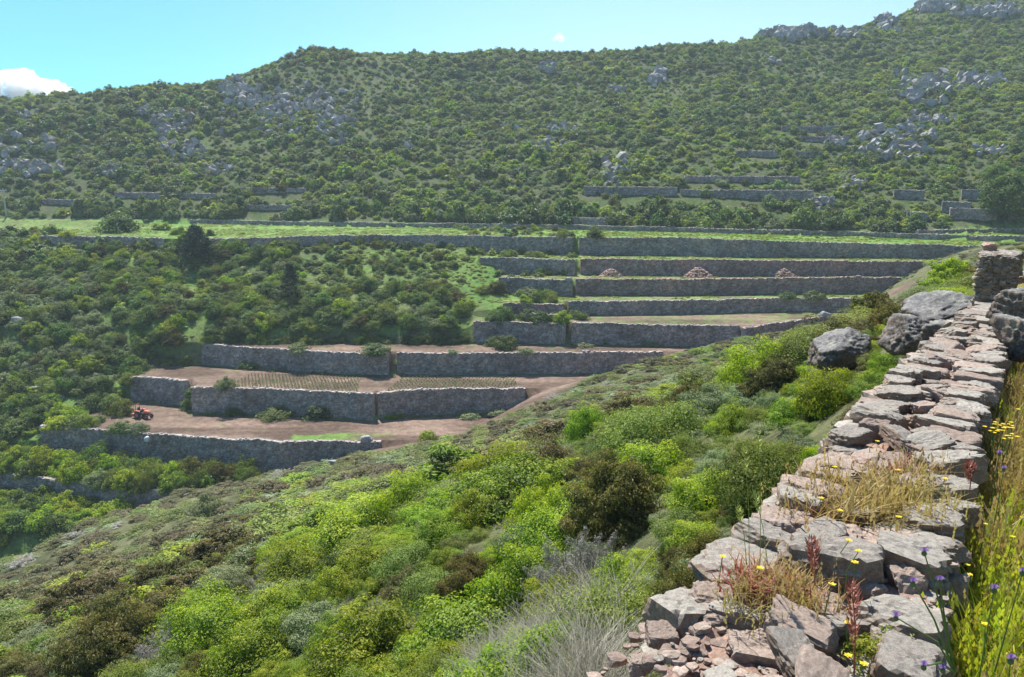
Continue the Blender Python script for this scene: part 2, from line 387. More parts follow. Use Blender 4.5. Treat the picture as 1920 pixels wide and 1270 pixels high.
# ------------------------------------------------------------------ stone materials
def stone_mat(name, c1, c2, c3, scale=1.0, lichen=0.0, bump=0.4, red=0.0):
    b = NM(name); co = b.n('ShaderNodeTexCoord').outputs['Object']
    oi = b.n('ShaderNodeObjectInfo').outputs['Random']
    ofs = b.n('ShaderNodeVectorMath', _operation='ADD', i0=co); b.link(b.n('ShaderNodeCombineXYZ', X=oi, Y=oi, Z=oi).outputs[0], ofs.inputs[1])
    sc = b.n('ShaderNodeVectorMath', _operation='SCALE', i0=ofs.outputs[0]); sc.inputs['Scale'].default_value = scale
    v = sc.outputs[0]
    n1 = b.n('ShaderNodeTexNoise', Vector=v, Scale=2.5, Detail=8, Roughness=0.7).outputs[0]
    n2 = b.n('ShaderNodeTexNoise', Vector=v, Scale=14.0, Detail=8, Roughness=0.75).outputs[0]
    n3 = b.n('ShaderNodeTexNoise', Vector=v, Scale=55.0, Detail=4, Roughness=0.7).outputs[0]
    c = b.ramp(n1, [(0.32, c1), (0.5, c2), (0.68, c3)])
    tone = b.n('ShaderNodeAttribute', _attribute_name='tone').outputs['Fac']
    c = b.mix(c, b.ramp(n2, [(0.3, 0.55), (0.5, 0.95), (0.72, 1.45)]), 1.0, 'MULTIPLY')
    c = b.mix(c, b.ramp(n3, [(0.35, 0.8), (0.65, 1.2)]), 1.0, 'MULTIPLY')
    tr = b.ramp(tone, [(0.0, (0.62, 0.58, 0.58)), (0.35, (0.9, 0.86, 0.84)), (0.6, (1.1, 1.08, 1.05)), (1.0, (1.35, 1.32, 1.3))])
    c = b.mix(c, tr, 1.0, 'MULTIPLY')
    if lichen:
        vo = b.n('ShaderNodeTexNoise', Vector=v, Scale=6.0, Detail=7, Roughness=0.8).outputs[0]
        c = b.mix(c, (0.36, 0.37, 0.31), b.ramp(vo, [(0.52, 0.0), (0.60, lichen)]))
        v2 = b.n('ShaderNodeTexVoronoi', Vector=v, Scale=11.0); 
        c = b.mix(c, (0.05, 0.05, 0.048), b.ramp(v2.outputs['Distance'], [(0.10, 0.8*lichen), (0.22, 0.0)]))
    if lichen > 0.5:                   # tops keep the colour mixed so far, sides go browner and darker
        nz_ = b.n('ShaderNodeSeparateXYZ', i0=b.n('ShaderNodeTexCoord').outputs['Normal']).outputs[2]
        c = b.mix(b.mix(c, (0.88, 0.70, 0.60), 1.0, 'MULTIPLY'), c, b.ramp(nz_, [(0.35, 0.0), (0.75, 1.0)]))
    big = b.n('ShaderNodeTexNoise', Vector=co, Scale=0.22, Detail=4.0, Roughness=0.6).outputs[0]
    if scale < 0.5: c = b.mix(c, b.ramp(big, [(0.32, (0.72, 0.66, 0.62)), (0.5, (1, 1, 1)), (0.66, (1.25, 1.12, 1.02))]), 1.0, 'MULTIPLY')
    hh = b.mix(n2, n3, 0.35)
    bp = b.n('ShaderNodeBump', Strength=bump, Distance=0.03/scale, Height=hh)
    p = b.n('ShaderNodeBsdfPrincipled', Roughness=0.92, Normal=bp.outputs[0]); b.link(c, p.inputs['Base Color'])
    p.inputs['Specular IOR Level'].default_value = 0.2
    b.link(p.outputs[0], b.out.inputs[0]); return b.m
M_WALLFAR = stone_mat('terrace_stone', (0.22, 0.20, 0.20), (0.32, 0.295, 0.295), (0.44, 0.40, 0.39), 0.35, 0.25, 0.5)
M_WALLRED = stone_mat('reddish_terrace_stone', (0.23, 0.17, 0.165), (0.34, 0.26, 0.25), (0.45, 0.36, 0.34), 0.35, 0.2, 0.5)
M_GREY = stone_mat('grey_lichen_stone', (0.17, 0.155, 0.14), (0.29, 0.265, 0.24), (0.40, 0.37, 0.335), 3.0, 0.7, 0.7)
M_PINK = stone_mat('pinkish_stone', (0.20, 0.15, 0.128), (0.30, 0.235, 0.20), (0.41, 0.335, 0.295), 3.0, 0.2, 0.7)
M_SOILTOP = stone_mat('pink_rubble_earth', (0.22, 0.145, 0.115), (0.33, 0.225, 0.18), (0.43, 0.31, 0.26), 5.0, 0.0, 1.0)
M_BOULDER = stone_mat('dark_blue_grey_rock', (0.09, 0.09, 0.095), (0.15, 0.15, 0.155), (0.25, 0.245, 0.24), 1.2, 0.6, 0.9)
M_PILE = stone_mat('broken_red_stone', (0.30, 0.19, 0.16), (0.38, 0.26, 0.22), (0.46, 0.34, 0.30), 0.8, 0.0, 0.8)
M_HILLROCK = stone_mat('pale_blue_grey_outcrop', (0.14, 0.145, 0.155), (0.25, 0.255, 0.27), (0.42, 0.42, 0.43), 0.3, 0.3, 0.8)

# ------------------------------------------------------------------ terrace walls
def terrace_wall(k, pts, label, red=False, thick=0.62, hcap=None):
    pts = np.asarray(pts); seg = np.r_[0, np.cumsum(np.hypot(*np.diff(pts[:, :2], axis=0).T))]
    L = seg[-1]; n = max(int(L/0.13), 4); s = np.linspace(0, L, n+1)
    x = np.interp(s, seg, pts[:, 0]); y = np.interp(s, seg, pts[:, 1])
    y = y + 0.08*np.sin(s*0.7)+0.05*np.sin(s*2.1)
    dx = np.gradient(x); dy = np.gradient(y); q = np.hypot(dx, dy); nx, ny = dy/q, -dx/q      # outward, towards the camera
    zk = np.interp(s, seg, pts[:, 2])
    zt = zk + 0.10 + 0.15*fbm(s, s*0, 3.0, 3, 100+k) + 0.12*(hash2(np.floor(s/0.38), 7, k)-0.5)
    g = surface(x+nx*1.3, y+ny*1.3)[0]; zb = np.minimum(g, zk-0.3)-0.4
    if hcap: zb = np.maximum(zb, zt-hcap)
    Hm = float(np.max(zt-zb)); nz = max(int(Hm/0.13), 4)
    rows = []; tones = []
    prof = [('f', i/nz) for i in range(nz+1)] + [('t', 0.33), ('t', 0.66), ('b', 0.0), ('b', 1.0)]
    for kind, t in prof:
        if kind == 'f':
            z = zb+(zt-zb)*t; ds = s+0*z
            row = np.floor(z/0.24+0.25*np.sin(s*0.9)).astype(int)
            wd = 0.30+0.28*hash2(row, 3, k); st = np.floor(s/wd+hash2(row, 5, k)*9).astype(int)
            fr = (s/wd+hash2(row, 5, k)*9)-st; fz = (z/0.24+0.25*np.sin(s*0.9))-row
            pr = (hash2(st, row, k)-0.5)*0.13
            joint = (fr < 0.16) | (fz < 0.2)
            o = np.where(joint, -0.07, pr) + 0.18*(1-t) + 0.14*fbm(s, z, 2.2, 3, 120+k)
            o = np.where(t > 0.98, np.minimum(o, 0.0), o)
            rows.append(np.stack([x+nx*o, y+ny*o, z], 1)); tones.append(np.clip(hash2(st, row, k+40)*0.9 + 0.25*fbm(s, z, 4, 3, 77), 0, 1)*np.where(joint, 0.35, 1))
        elif kind == 't':
            z = zt + 0.05*(hash2(np.floor(s/0.33), int(t*9), k)-0.3)
            rows.append(np.stack([x-nx*thick*t, y-ny*thick*t, z], 1)); tones.append(0.35+0.6*hash2(np.floor(s/0.33), int(t*9), k+3))
        else:
            z = zt-0.02 - t*0.8
            rows.append(np.stack([x-nx*thick, y-ny*thick, z], 1)); tones.append(np.full(len(s), 0.4))
    V = np.stack(rows); nr, na, _ = V.shape
    i = np.arange(nr-1)[:, None]*na; j = np.arange(na-1)[None]
    F_ = np.stack([i+j, i+j+1, i+na+j+1, i+na+j], -1).reshape(-1, 4)
    Vf = V.reshape(-1, 3); T = np.concatenate(tones)
    # end caps, close the section
    faces = [F_]
    for col in (0, na-1):
        ids = np.arange(nr)*na+col; half = nr//2
        m_ = min(half, nr-half-1)
        cap = np.stack([ids[:nr-3-0][:-1], ids[:nr-3][1:], np.full(nr-4, ids[-1]), np.full(nr-4, ids[-1])], 1) if False else None
    c0 = Vf[np.arange(nr)*na]; c1 = Vf[np.arange(nr)*na+na-1]
    root = empty('terrace_wall', (x[n//2], y[n//2], float(zb[n//2])))
    tag(root, label, 'stone wall')
    org = np.array(root.location)
    o = mesh_obj('stone_facing', Vf-org, F_, M_WALLRED if red else M_WALLFAR, root, attrs={'tone': T})
    for name, cc in (('end_stones', c0), ('end_stones', c1)):
        nn = len(cc); ctr = cc.mean(0); VV = np.r_[cc, [cc[-1]+[0, 0, 0]]]; 
        low = cc[-1].copy(); low[2] = cc[0][2]
        poly = list(range(nn))+[nn]
        mesh_obj(name, np.r_[cc, [low]]-org, [poly], M_WALLRED if red else M_WALLFAR, root, attrs={'tone': np.full(nn+1, 0.5)})
    # coping stones along the rim
    if L > 4:
        m2 = int(L/0.42); ps = []
        ico = ROCKS_LO
        for q_ in range(m2):
            if random.random() < 0.35: continue
            sx = (q_+random.random())*L/m2; cx = np.interp(sx, s, x); cyy = np.interp(sx, s, y); cz = np.interp(sx, s, zt)
            v, f_ = random.choice(ico); sc = np.array([random.uniform(.14, .28), random.uniform(.12, .22), random.uniform(.06, .15)])
            a = random.uniform(0, 6.28); vv = v*sc; ca, sa = math.cos(a), math.sin(a)
            vv = np.stack([vv[:, 0]*ca-vv[:, 1]*sa, vv[:, 0]*sa+vv[:, 1]*ca, vv[:, 2]], 1)+[cx, cyy+random.uniform(.05, .5), cz+0.04]
            ps.append((vv-org, f_))
        if ps:
            Vc, Fc_ = joined(ps); oo = mesh_obj('coping_stones', Vc, Fc_, M_WALLRED if red else M_WALLFAR, root, attrs={'tone': 0.4+0.5*hash2(np.arange(len(Vc))//12, 1)})
            oo['kind'] = 'stuff'
    return root

def ico_np(sub):
    import bmesh
    bm = bmesh.new(); bmesh.ops.create_icosphere(bm, subdivisions=sub, radius=1.0); bm.verts.ensure_lookup_table()
    V = np.array([v.co[:] for v in bm.verts]); F_ = np.array([[v.index for v in f_.verts] for f_ in bm.faces]); bm.free(); return V, F_
ICO = {i: ico_np(i) for i in (1, 2, 3, 4, 5)}
def rock(sub=3, seed=0, planes=11, sharp=18., rough=0.05, flat=0.0):
    r_ = np.random.default_rng(seed); V, F_ = ICO[sub]
    n = r_.normal(size=(planes, 3)); n /= np.linalg.norm(n, axis=1)[:, None]; d = r_.uniform(0.62, 1.0, planes)
    n = np.r_[n, [[0, 0, 1], [0, 0, -1]]]; d = np.r_[d, [0.8-flat*0.3, 0.8]]
    if flat > 0:                       # slabby stones: four rough sides square to each other, chipped corners
        b_ = np.array([[1, 0, 0], [-1, 0, 0], [0, 1, 0], [0, -1, 0]], float)+r_.normal(size=(4, 3))*[0.16, 0.16, 0.10]
        n = np.r_[b_/np.linalg.norm(b_, axis=1)[:, None], n[planes//2:]]; d = np.r_[r_.uniform(0.74, 0.9, 4), np.maximum(d[planes//2:], 0.78)]; d[-2:] = [0.62, 0.7]
    dots = np.clip(V@n.T, 1e-3, None); rr = d/dots
    R_ = -np.log(np.exp(-sharp*rr).sum(1))/sharp
    R_ = np.clip(R_, 0.3, 1.25)
    P_ = V*R_[:, None]
    q = P_+seed*3.17
    P_ = P_ + V*(noise3(q, 0.5, seed)*rough*1.6 + noise3(q, 0.2, seed+3)*rough + (noise3(q, 0.09, seed+6)*rough*0.9+noise3(q, 0.05, seed+8)*rough*0.5 if sub > 3 else 0))[:, None]
    return P_, F_
ROCKS_LO = [rock(1, 500+i, 7, 40, 0.05) for i in range(8)]
ROCKS_MID = [rock(2, 600+i, 9, 60, 0.09, 0.1) for i in range(12)]

WALL_LABELS = [
 'low shaded terrace wall between the two bands of bushes at the bottom of the hillside',
 'lowest long terrace wall holding up the brown field with the small red tractor',
 'short high terrace wall beside the red tractor, under bushy ground',
 'tall ruined terrace wall below the left planted vineyard plot',
 'tall terrace wall below the right planted vineyard plot, ending at the dirt path',
 'sloping terrace wall behind the left planted vineyard plot',
 'long terrace wall behind the right planted vineyard plot',
 'short tall terrace wall at the edge of the thicket, with a stone platform in front',
 'terrace wall with grassy mounds at its foot, just right of the first gap',
 'slanting terrace wall section beside the dirt path, under bushes',
 'short reddish terrace wall beside the glade, holding the fifth field',
 'long grey terrace wall holding the fifth field, ending near the path',
 'short shaded terrace wall beside the glade, holding the sixth field',
 'long reddish terrace wall just below the three stone heaps',
 'short terrace wall above the glade, holding the seventh field',
 'long reddish terrace wall directly behind the three stone heaps',
 'terrace wall half buried in bushes left of the dark pine',
 'long blue grey terrace wall under the grass strip, right of the dark pine',
 'long high terrace wall under the grass strip, right of the leafy bush',
 'low wall along the upper edge of the bright grass strip',
 'grey wall above the upper terraces at the far end, with grass along its top']
for wi, ((k, pts), lab) in enumerate(zip(WP, WALL_LABELS)):
    terrace_wall(k, pts, lab, red=wi in (10, 13, 15))
# remains of walls higher up the hill
HILLW = [(1095, 1270, 360, 361, 1.7, 'long grey terrace wall high in the scrub, left half of the longest one'),
         (1276, 1525, 361, 372, 1.7, 'long grey terrace wall high in the scrub, right half of the longest one'),
         (1280, 1500, 335, 337, 1.2, 'thin terrace wall among bushes directly above the longest high wall'),
         (1380, 1458, 288, 289, 1.3, 'short pale wall remnant under dark bushes on the upper slope'),
         (1490, 1542, 288, 290, 1.2, 'short pale wall remnant beside the stony patch on the upper slope'),
         (1465, 1572, 240, 242, 1.3, 'highest thin wall remnant on the slope above a green strip'),
         (1500, 1590, 259, 262, 1.3, 'second highest thin wall remnant, just under a green strip'),
         (1675, 1732, 367, 369, 1.8, 'small wall fragment among bushes left of the dark fir'),
         (1802, 1842, 369, 370, 2.0, 'small square wall fragment above the grassy ledge'),
         (1765, 1818, 392, 394, 2.0, 'low wall fragment just above the pale ledge on the far slope'),
         (1700, 1738, 408, 410, 1.6, 'tiny wall fragment beside the stony track'),
         (1780, 1868, 406, 406, 2.0, 'pale topped wall at the foot of the dark olive tree'),
         (215, 300, 365, 367, 1.2, 'pale wall ledge among bushes left, first above the grass field'),
         (310, 405, 366, 366, 1.0, 'pale wall ledge among bushes, beside the first one on the left slope'),
         (450, 575, 358, 354, 1.0, 'pale wall ledge under a bright green bush on the left slope'),
         (80, 152, 377, 380, 1.1, 'short pale wall ledge above the grass field by the utility pole'),
         (455, 545, 388, 388, 1.0, 'short pale wall ledge above the pink edged track'),
         (1060, 1140, 414, 416, 1.2, 'pale low wall under dark bushes behind the grass strip')]
HILLPTS = []
def hill_wall(u0, u1, v0, v1, h, lab):
    us = np.linspace(u0, u1, 5); pts = np.array([cast(u, v0+(v1-v0)*(u-u0)/(u1-u0)+6, 120) for u in us])
    HILLPTS.append((pts[0, 0], pts[-1, 0], pts[:, 1].mean()))
    zt = pts[:, 2].mean()+h
    pts[:, 2] = zt
    terrace_wall(99, pts, lab, hcap=h+1.2)
for a in HILLW: hill_wall(*a)
# ------------------------------------------------------------------ the dry stone wall in front
seg_ = np.r_[0, np.cumsum(np.hypot(*np.diff(CL, axis=0).T))]
def wall_frame(y):
    x = float(np.interp(y, CL[:, 1], CL[:, 0])); x2 = float(np.interp(y+0.3, CL[:, 1], CL[:, 0])); x1 = float(np.interp(y-0.3, CL[:, 1], CL[:, 0]))
    t = np.array([x2-x1, 0.6]); t /= np.linalg.norm(t); return np.array([x, y]), t, np.array([t[1], -t[0]]), float(np.interp(y, CL[:, 1], HW))
TOPZ = -1.35
def top_z(y):
    return TOPZ - 0.10*np.clip(2.4-y, 0, 2) + np.where((y > 8.2) & (y < 8.6), 0.36, 0)
def near_wall():
    root = empty('dry_stone_wall', (2.5, 4.62, -2.2)); org = np.array(root.location)
    tag(root, 'long grey dry stone wall with rubble top running uphill beside the yellow grass', 'stone wall')
    # rubble and earth core
    ys = np.arange(-1.2, 15.4, 0.045); prof = np.linspace(-1, 1, 27); rows = []
    for y in ys:
        c, t, n, hw = wall_frame(y); hw = hw-0.05
        tz = float(top_z(y))-0.075
        if y > 9.3: tz -= 0.1*(y-9.3)
        for p in prof:
            if p < -0.72: q = (-0.72-p)/0.28; off = -hw-q*(0.22+0.3*max(0, 2.8-y)*0.6); z = tz-0.02-q*(1.3 if y < 3 else 1.1)
            elif p > 0.8: q = (p-0.8)/0.2; off = hw+q*0.03; z = tz-0.02-q*0.75
            else: off = hw*(p+0.72)/1.52*2-hw; z = tz
            rows.append((c[0]+n[0]*off, c[1]+n[1]*off, z))
    V = np.array(rows)
    V += (np.stack([noise3(V+9, 0.13, 1), noise3(V+3, 0.13, 2), noise3(V, 0.13, 3)], 1)*0.03 + np.stack([0*V[:, 0], 0*V[:, 0], noise3(V, 0.05, 4)*0.022+noise3(V, 0.4, 8)*0.03], 1))
    na = len(prof); nr = len(ys); i = np.arange(nr-1)[:, None]*na; j = np.arange(na-1)[None]
    F_ = np.stack([i+j, i+na+j, i+na+j+1, i+j+1], -1).reshape(-1, 4)[:, ::-1]
    o = mesh_obj('rubble_core', V-org, F_, M_SOILTOP, root, attrs={'tone': np.full(len(V), 0.45)}); o['kind'] = 'stuff'
    protos = {}
    for i in range(14):
        v, f_ = rock(4, 40+i, 11+i % 4, 70, 0.075, 0.3)
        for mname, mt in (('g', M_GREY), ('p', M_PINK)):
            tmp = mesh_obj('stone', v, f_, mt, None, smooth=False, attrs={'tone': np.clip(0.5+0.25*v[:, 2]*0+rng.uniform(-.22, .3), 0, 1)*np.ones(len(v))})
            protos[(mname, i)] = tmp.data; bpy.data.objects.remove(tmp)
    occupied = []
    cnt = [0]
    def stone(pos, size, yaw=0.0, kind='g', tilt=(0, 0), pid=None, label=None):
        pid = random.randrange(14) if pid is None else pid
        o = bpy.data.objects.new('stone', protos[(kind, pid)]); COL.objects.link(o); o.parent = root
        o.location = [float(a-b) for a, b in zip(pos, org)]; o.scale = [s_*0.64 for s_ in size]
        o.rotation_euler = (tilt[0], tilt[1], yaw)
        if label: o['label'] = label
        occupied.append((pos[0], pos[1], max(size[0], size[1])*0.45)); cnt[0] += 1
        return o
    # the stones one can tell apart: centre in survey pixels, width px, height px, thickness (m), depth (m), yaw, material
    BIG = [(1552, 1022, 196, 0.22, 0.20, -12, 'g', -1.28), (1385, 1040, 165, 0.10, 0.26, 10, 'g', -1.38), (1280, 1132, 118, 0.16, 0.17, 25, 'g', -1.42), (1425, 1140, 205, 0.09, 0.14, -30, 'g', -1.40),
           (1340, 1105, 90, 0.07, 0.12, 0, 'p', -1.40), (1433, 1205, 140, 0.13, 0.13, -12, 'p', -1.42), (1552, 1198, 118, 0.12, 0.13, -10, 'g', -1.43), (1525, 1248, 90, 0.14, 0.10, -35, 'p', -1.44),
           (1440, 1262, 100, 0.10, 0.10, 20, 'p', -1.47), (1700, 1150, 95, 0.10, 0.12, 20, 'p', -1.46), (1668, 1200, 95, 0.12, 0.12, -15, 'g', -1.52), (1705, 1072, 70, 0.16, 0.10, 5, 'p', -1.37),
           (1768, 1078, 60, 0.34, 0.16, 35, 'p', -1.45), (1527, 912, 80, 0.15, 0.13, 12, 'g', -1.37), (1782, 852, 128, 0.15, 0.17, 20, 'g', -1.33), (1768, 902, 118, 0.12, 0.15, 15, 'g', -1.37),
           (1795, 944, 76, 0.10, 0.12, 10, 'g', -1.38), (1588, 840, 70, 0.07, 0.12, 20, 'g', -1.38), (1636, 790, 62, 0.13, 0.10, 25, 'p', -1.33), (1668, 755, 75, 0.08, 0.14, 22, 'g', -1.36),
           (1620, 1135, 60, 0.07, 0.08, 0, 'p', -1.44), (1512, 1080, 70, 0.12, 0.12, -20, 'p', -1.40), (1625, 1165, 60, 0.05, 0.10, 10, 'g', -1.47), (1240, 1180, 60, 0.06, 0.08, 0, 'p', -1.45), (1610, 1262, 70, 0.08, 0.08, 0, 'g', -1.55),
           (1200, 1235, 50, 0.05, 0.06, 10, 'p', -1.48), (1345, 1150, 60, 0.06, 0.06, 10, 'p', -1.42), (1340, 1245, 60, 0.05, 0.06, 30, 'p', -1.47), (1290, 1215, 46, 0.05, 0.05, 50, 'p', -1.45)]
    for u, v, w, th, dp, yaw, kd, z in BIG:
        p = Pz(u, v, z); W_ = w/F_PX*p[1]*1.02
        stone(p-np.array([0, 0, th*0.45]), (W_*0.92, dp*1.1, th*1.15), math.radians(yaw), kd, (random.uniform(-.12, .12), random.uniform(-.12, .12)))
    def clear(x, y, r=0.0): return all((x-a)**2+(y-b)**2 > (c+r)**2 for a, b, c in occupied)
    big = list(occupied)
    # slabs laid across the wall along both edges
    for side in (-1, 1):
        y = 2.35 if side < 0 else 2.1
        while y < 8.05:
            al = random.uniform(0.09, 0.19)*(1.3 if random.random() < 0.2 else 1); cr = random.uniform(0.13, 0.26); th = random.uniform(0.07, 0.12)
            c, t, n, hw = wall_frame(y+al/2*0.85)
            off = side*(hw-cr*0.5+random.uniform(-.035, .03)); px, py = c+n*off
            if all((px-a)**2+(py-b)**2 > (r_*0.85+0.05)**2 for a, b, r_ in big):
                stone((px, py, TOPZ-th*0.35+random.uniform(-.025, .02)), (cr*1.08, al*1.12, th*1.2), math.atan2(t[1], t[0])-math.pi/2+random.uniform(-.4, .4), 'g' if random.random() < 0.72 else 'p', (random.uniform(-.10, .10), random.uniform(-.10, .10)))
            y += al*random.uniform(.8, 1.25)*t[1]
    # middle stones
    for q in range(95):
        y = random.uniform(1.7, 8.0); c, t, n, hw = wall_frame(y); px, py = c+n*random.uniform(-.5, .5)*hw
        sz = random.uniform(0.07, 0.15)
        if clear(px, py, -0.03):
            stone((px, py, TOPZ-0.05+random.uniform(-.02, .03)), (sz*1.5, sz, sz*0.7), random.uniform(0, 3.1), random.choice('gpp'), (random.uniform(-.3, .3), random.uniform(-.3, .3)))
    # right face courses
    for c_ in range(4):
        y = 1.2+random.uniform(0, .2)
        while y < 8.3 and cnt[0] < 290:
            al = random.uniform(0.16, 0.34); c, t, n, hw = wall_frame(y+al/2); z = TOPZ-0.13-c_*0.135
            px, py = c+n*(hw-0.11+random.uniform(-.02, .015))
            if c_ < 2 or y > 1.2:
                stone((px, py, z), (al*1.25, 0.2, random.uniform(.13, .17)), math.atan2(t[1], t[0])+random.uniform(-.06, .06), 'g' if random.random() < 0.6 else 'p', (random.uniform(-.05, .05), 0))
            y += al*t[1]*(1.0 if c_ < 3 else 2.0)
    # everything smaller, joined
    ps = []; tn = []
    def small(px, py, pz, sz):
        v, f_ = random.choice(ROCKS_MID); a = random.uniform(0, 6.28); ca, sa = math.cos(a), math.sin(a)
        vv = v*np.array([sz*random.uniform(.8, 1.6), sz, sz*random.uniform(.5, .9)])*0.6
        vv = np.stack([vv[:, 0]*ca-vv[:, 1]*sa, vv[:, 0]*sa+vv[:, 1]*ca, vv[:, 2]], 1)+[px, py, pz]
        ps.append((vv-org, f_)); tn.append(np.full(len(vv), random.uniform(0.05, 0.6)))
    for q in range(1500):
        y = random.uniform(0.9, 8.1) if random.random() < 0.6 else random.uniform(1.5, 2.9)
        c, t, n, hw = wall_frame(y); o_ = random.uniform(-1, 1)*hw
        px, py = c+n*o_; small(px, py, float(top_z(y))-0.075+random.uniform(-.01, .02), random.choice([.012, .02, .02, .03, .045]))
    for q in range(170):                      # spill on the left near end
        y = random.uniform(0.8, 3.0); c, t, n, hw = wall_frame(y); d = random.uniform(0, .45); px, py = c-n*(hw+d)
        small(px, py, float(top_z(y))-0.09-d*1.2, random.choice([.015, .02, .03, .05, .07]))
    for q in range(900):                      # left face and the foot of the wall
        y = random.uniform(2.8, 9); c, t, n, hw = wall_frame(y); d = random.uniform(0, .9); px, py = c-n*(hw+0.12*d)
        small(px, py, TOPZ-0.08-d, random.choice([.10, .14, .18]))
    for q in range(1500):                     # the higher stretch at the end: small stones packed in a rough face
        y = random.uniform(8.12, 8.66) if random.random() < .4 else 8.14
        c, t, n, hw = wall_frame(y); o_ = random.uniform(-1.0, 1.0)*(hw+0.02); h = random.random()
        wtp = 1-0.25*(1-h) if o_ > 0 else 1
        if y > 8.15: 
            if random.random() < 0.5: h = 1
            else: o_ = math.copysign(hw, o_)
        px, py = c+n*o_*wtp; small(px, py, -1.52+0.66*h, random.choice([.04, .05, .065, .08]))
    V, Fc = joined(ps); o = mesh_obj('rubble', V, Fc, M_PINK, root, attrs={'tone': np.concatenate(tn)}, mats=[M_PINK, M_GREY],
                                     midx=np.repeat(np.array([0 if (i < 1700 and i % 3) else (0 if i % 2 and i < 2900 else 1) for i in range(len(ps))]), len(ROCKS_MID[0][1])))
    o['kind'] = 'stuff'
    return root
near_wall()

BOULD = []
def boulder(u, v, D, w, h, dp, label, mat, seed, yaw=0.0, tilt=0.0, name='boulder'):
    """w, h in survey pixels at distance D, depth in metres"""
    p = P(u, v, D); W_ = w/F_PX*D; H_ = h/F_PX*D; BOULD.append((p[0], p[1], W_))
    V, F_ = rock(5 if D < 40 else 3, seed, 14, 60, 0.085); V = V*np.array([W_, dp, H_])*0.62
    ct, st = math.cos(tilt), math.sin(tilt); V = np.stack([V[:, 0]*ct-V[:, 2]*st, V[:, 1], V[:, 0]*st+V[:, 2]*ct], 1)
    o = mesh_obj(name, V, F_, mat, None, smooth=True, attrs={'tone': np.full(len(V), 0.5)}); o.location = [float(q) for q in p]; o.rotation_euler = (0, 0, yaw)
    tag(o, label, 'boulder'); return o
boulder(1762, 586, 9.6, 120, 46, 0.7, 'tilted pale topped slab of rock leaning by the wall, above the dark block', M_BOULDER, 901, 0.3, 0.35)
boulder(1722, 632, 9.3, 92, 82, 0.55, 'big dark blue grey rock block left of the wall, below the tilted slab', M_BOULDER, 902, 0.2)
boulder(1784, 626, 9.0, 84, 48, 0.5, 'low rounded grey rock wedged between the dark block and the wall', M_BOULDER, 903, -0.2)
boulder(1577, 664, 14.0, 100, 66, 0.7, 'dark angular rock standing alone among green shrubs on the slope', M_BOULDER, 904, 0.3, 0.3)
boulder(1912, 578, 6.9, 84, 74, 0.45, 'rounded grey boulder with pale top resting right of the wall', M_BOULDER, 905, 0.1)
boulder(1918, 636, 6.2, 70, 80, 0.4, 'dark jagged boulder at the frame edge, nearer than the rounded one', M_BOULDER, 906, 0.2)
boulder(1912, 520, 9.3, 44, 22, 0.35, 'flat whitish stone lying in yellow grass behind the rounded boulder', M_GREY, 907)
boulder(1886, 540, 8.6, 26, 12, 0.18, 'small pale stone at the top of the wall, beside the raised part', M_GREY, 908)
boulder(1857, 466, 8.6, 24, 20, 0.14, 'small red brown stone perched on the highest point of the wall', M_PILE, 909, 0.0, 0.0, 'perched_stone')
boulder(1845, 640, 8.0, 30, 12, 0.2, 'long pink stone lying across the wall top below the rubble', M_PINK, 910) if False else None
# ------------------------------------------------------------------ foliage
def leaf_mat(name, c0, c1, c2, trans=0.35, tc=None, var=0.25, rough=0.55):
    b = NM(name)
    tone = b.n('ShaderNodeAttribute', _attribute_name='tone').outputs['Fac']
    oi = b.n('ShaderNodeObjectInfo').outputs['Random']
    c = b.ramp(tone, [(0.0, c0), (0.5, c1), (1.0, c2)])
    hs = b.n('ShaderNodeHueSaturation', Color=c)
    b.link(b.n('ShaderNodeMapRange', Value=oi, i3=0.5-0.035, i4=0.5+0.014).outputs[0], hs.inputs['Hue'])
    m2 = b.n('ShaderNodeMath', _operation='MULTIPLY', i0=oi, i1=7.31); m3 = b.n('ShaderNodeMath', _operation='FRACT', i0=m2.outputs[0])
    b.link(b.n('ShaderNodeMapRange', Value=m3.outputs[0], i3=1-var, i4=1+var).outputs[0], hs.inputs['Value'])
    hs.inputs['Saturation'].default_value = 1.0
    p = b.n('ShaderNodeBsdfPrincipled', Roughness=rough); b.link(hs.outputs[0], p.inputs['Base Color']); p.inputs['Specular IOR Level'].default_value = 0.3
    t = b.n('ShaderNodeBsdfTranslucent'); b.link(b.mix(hs.outputs[0], tc or (1.25, 1.35, 0.5), 1.0, 'MULTIPLY'), t.inputs[0])
    mx = b.n('ShaderNodeMixShader', i0=trans, i1=p.outputs[0], i2=t.outputs[0]); b.link(mx.outputs[0], b.out.inputs[0]); return b.m
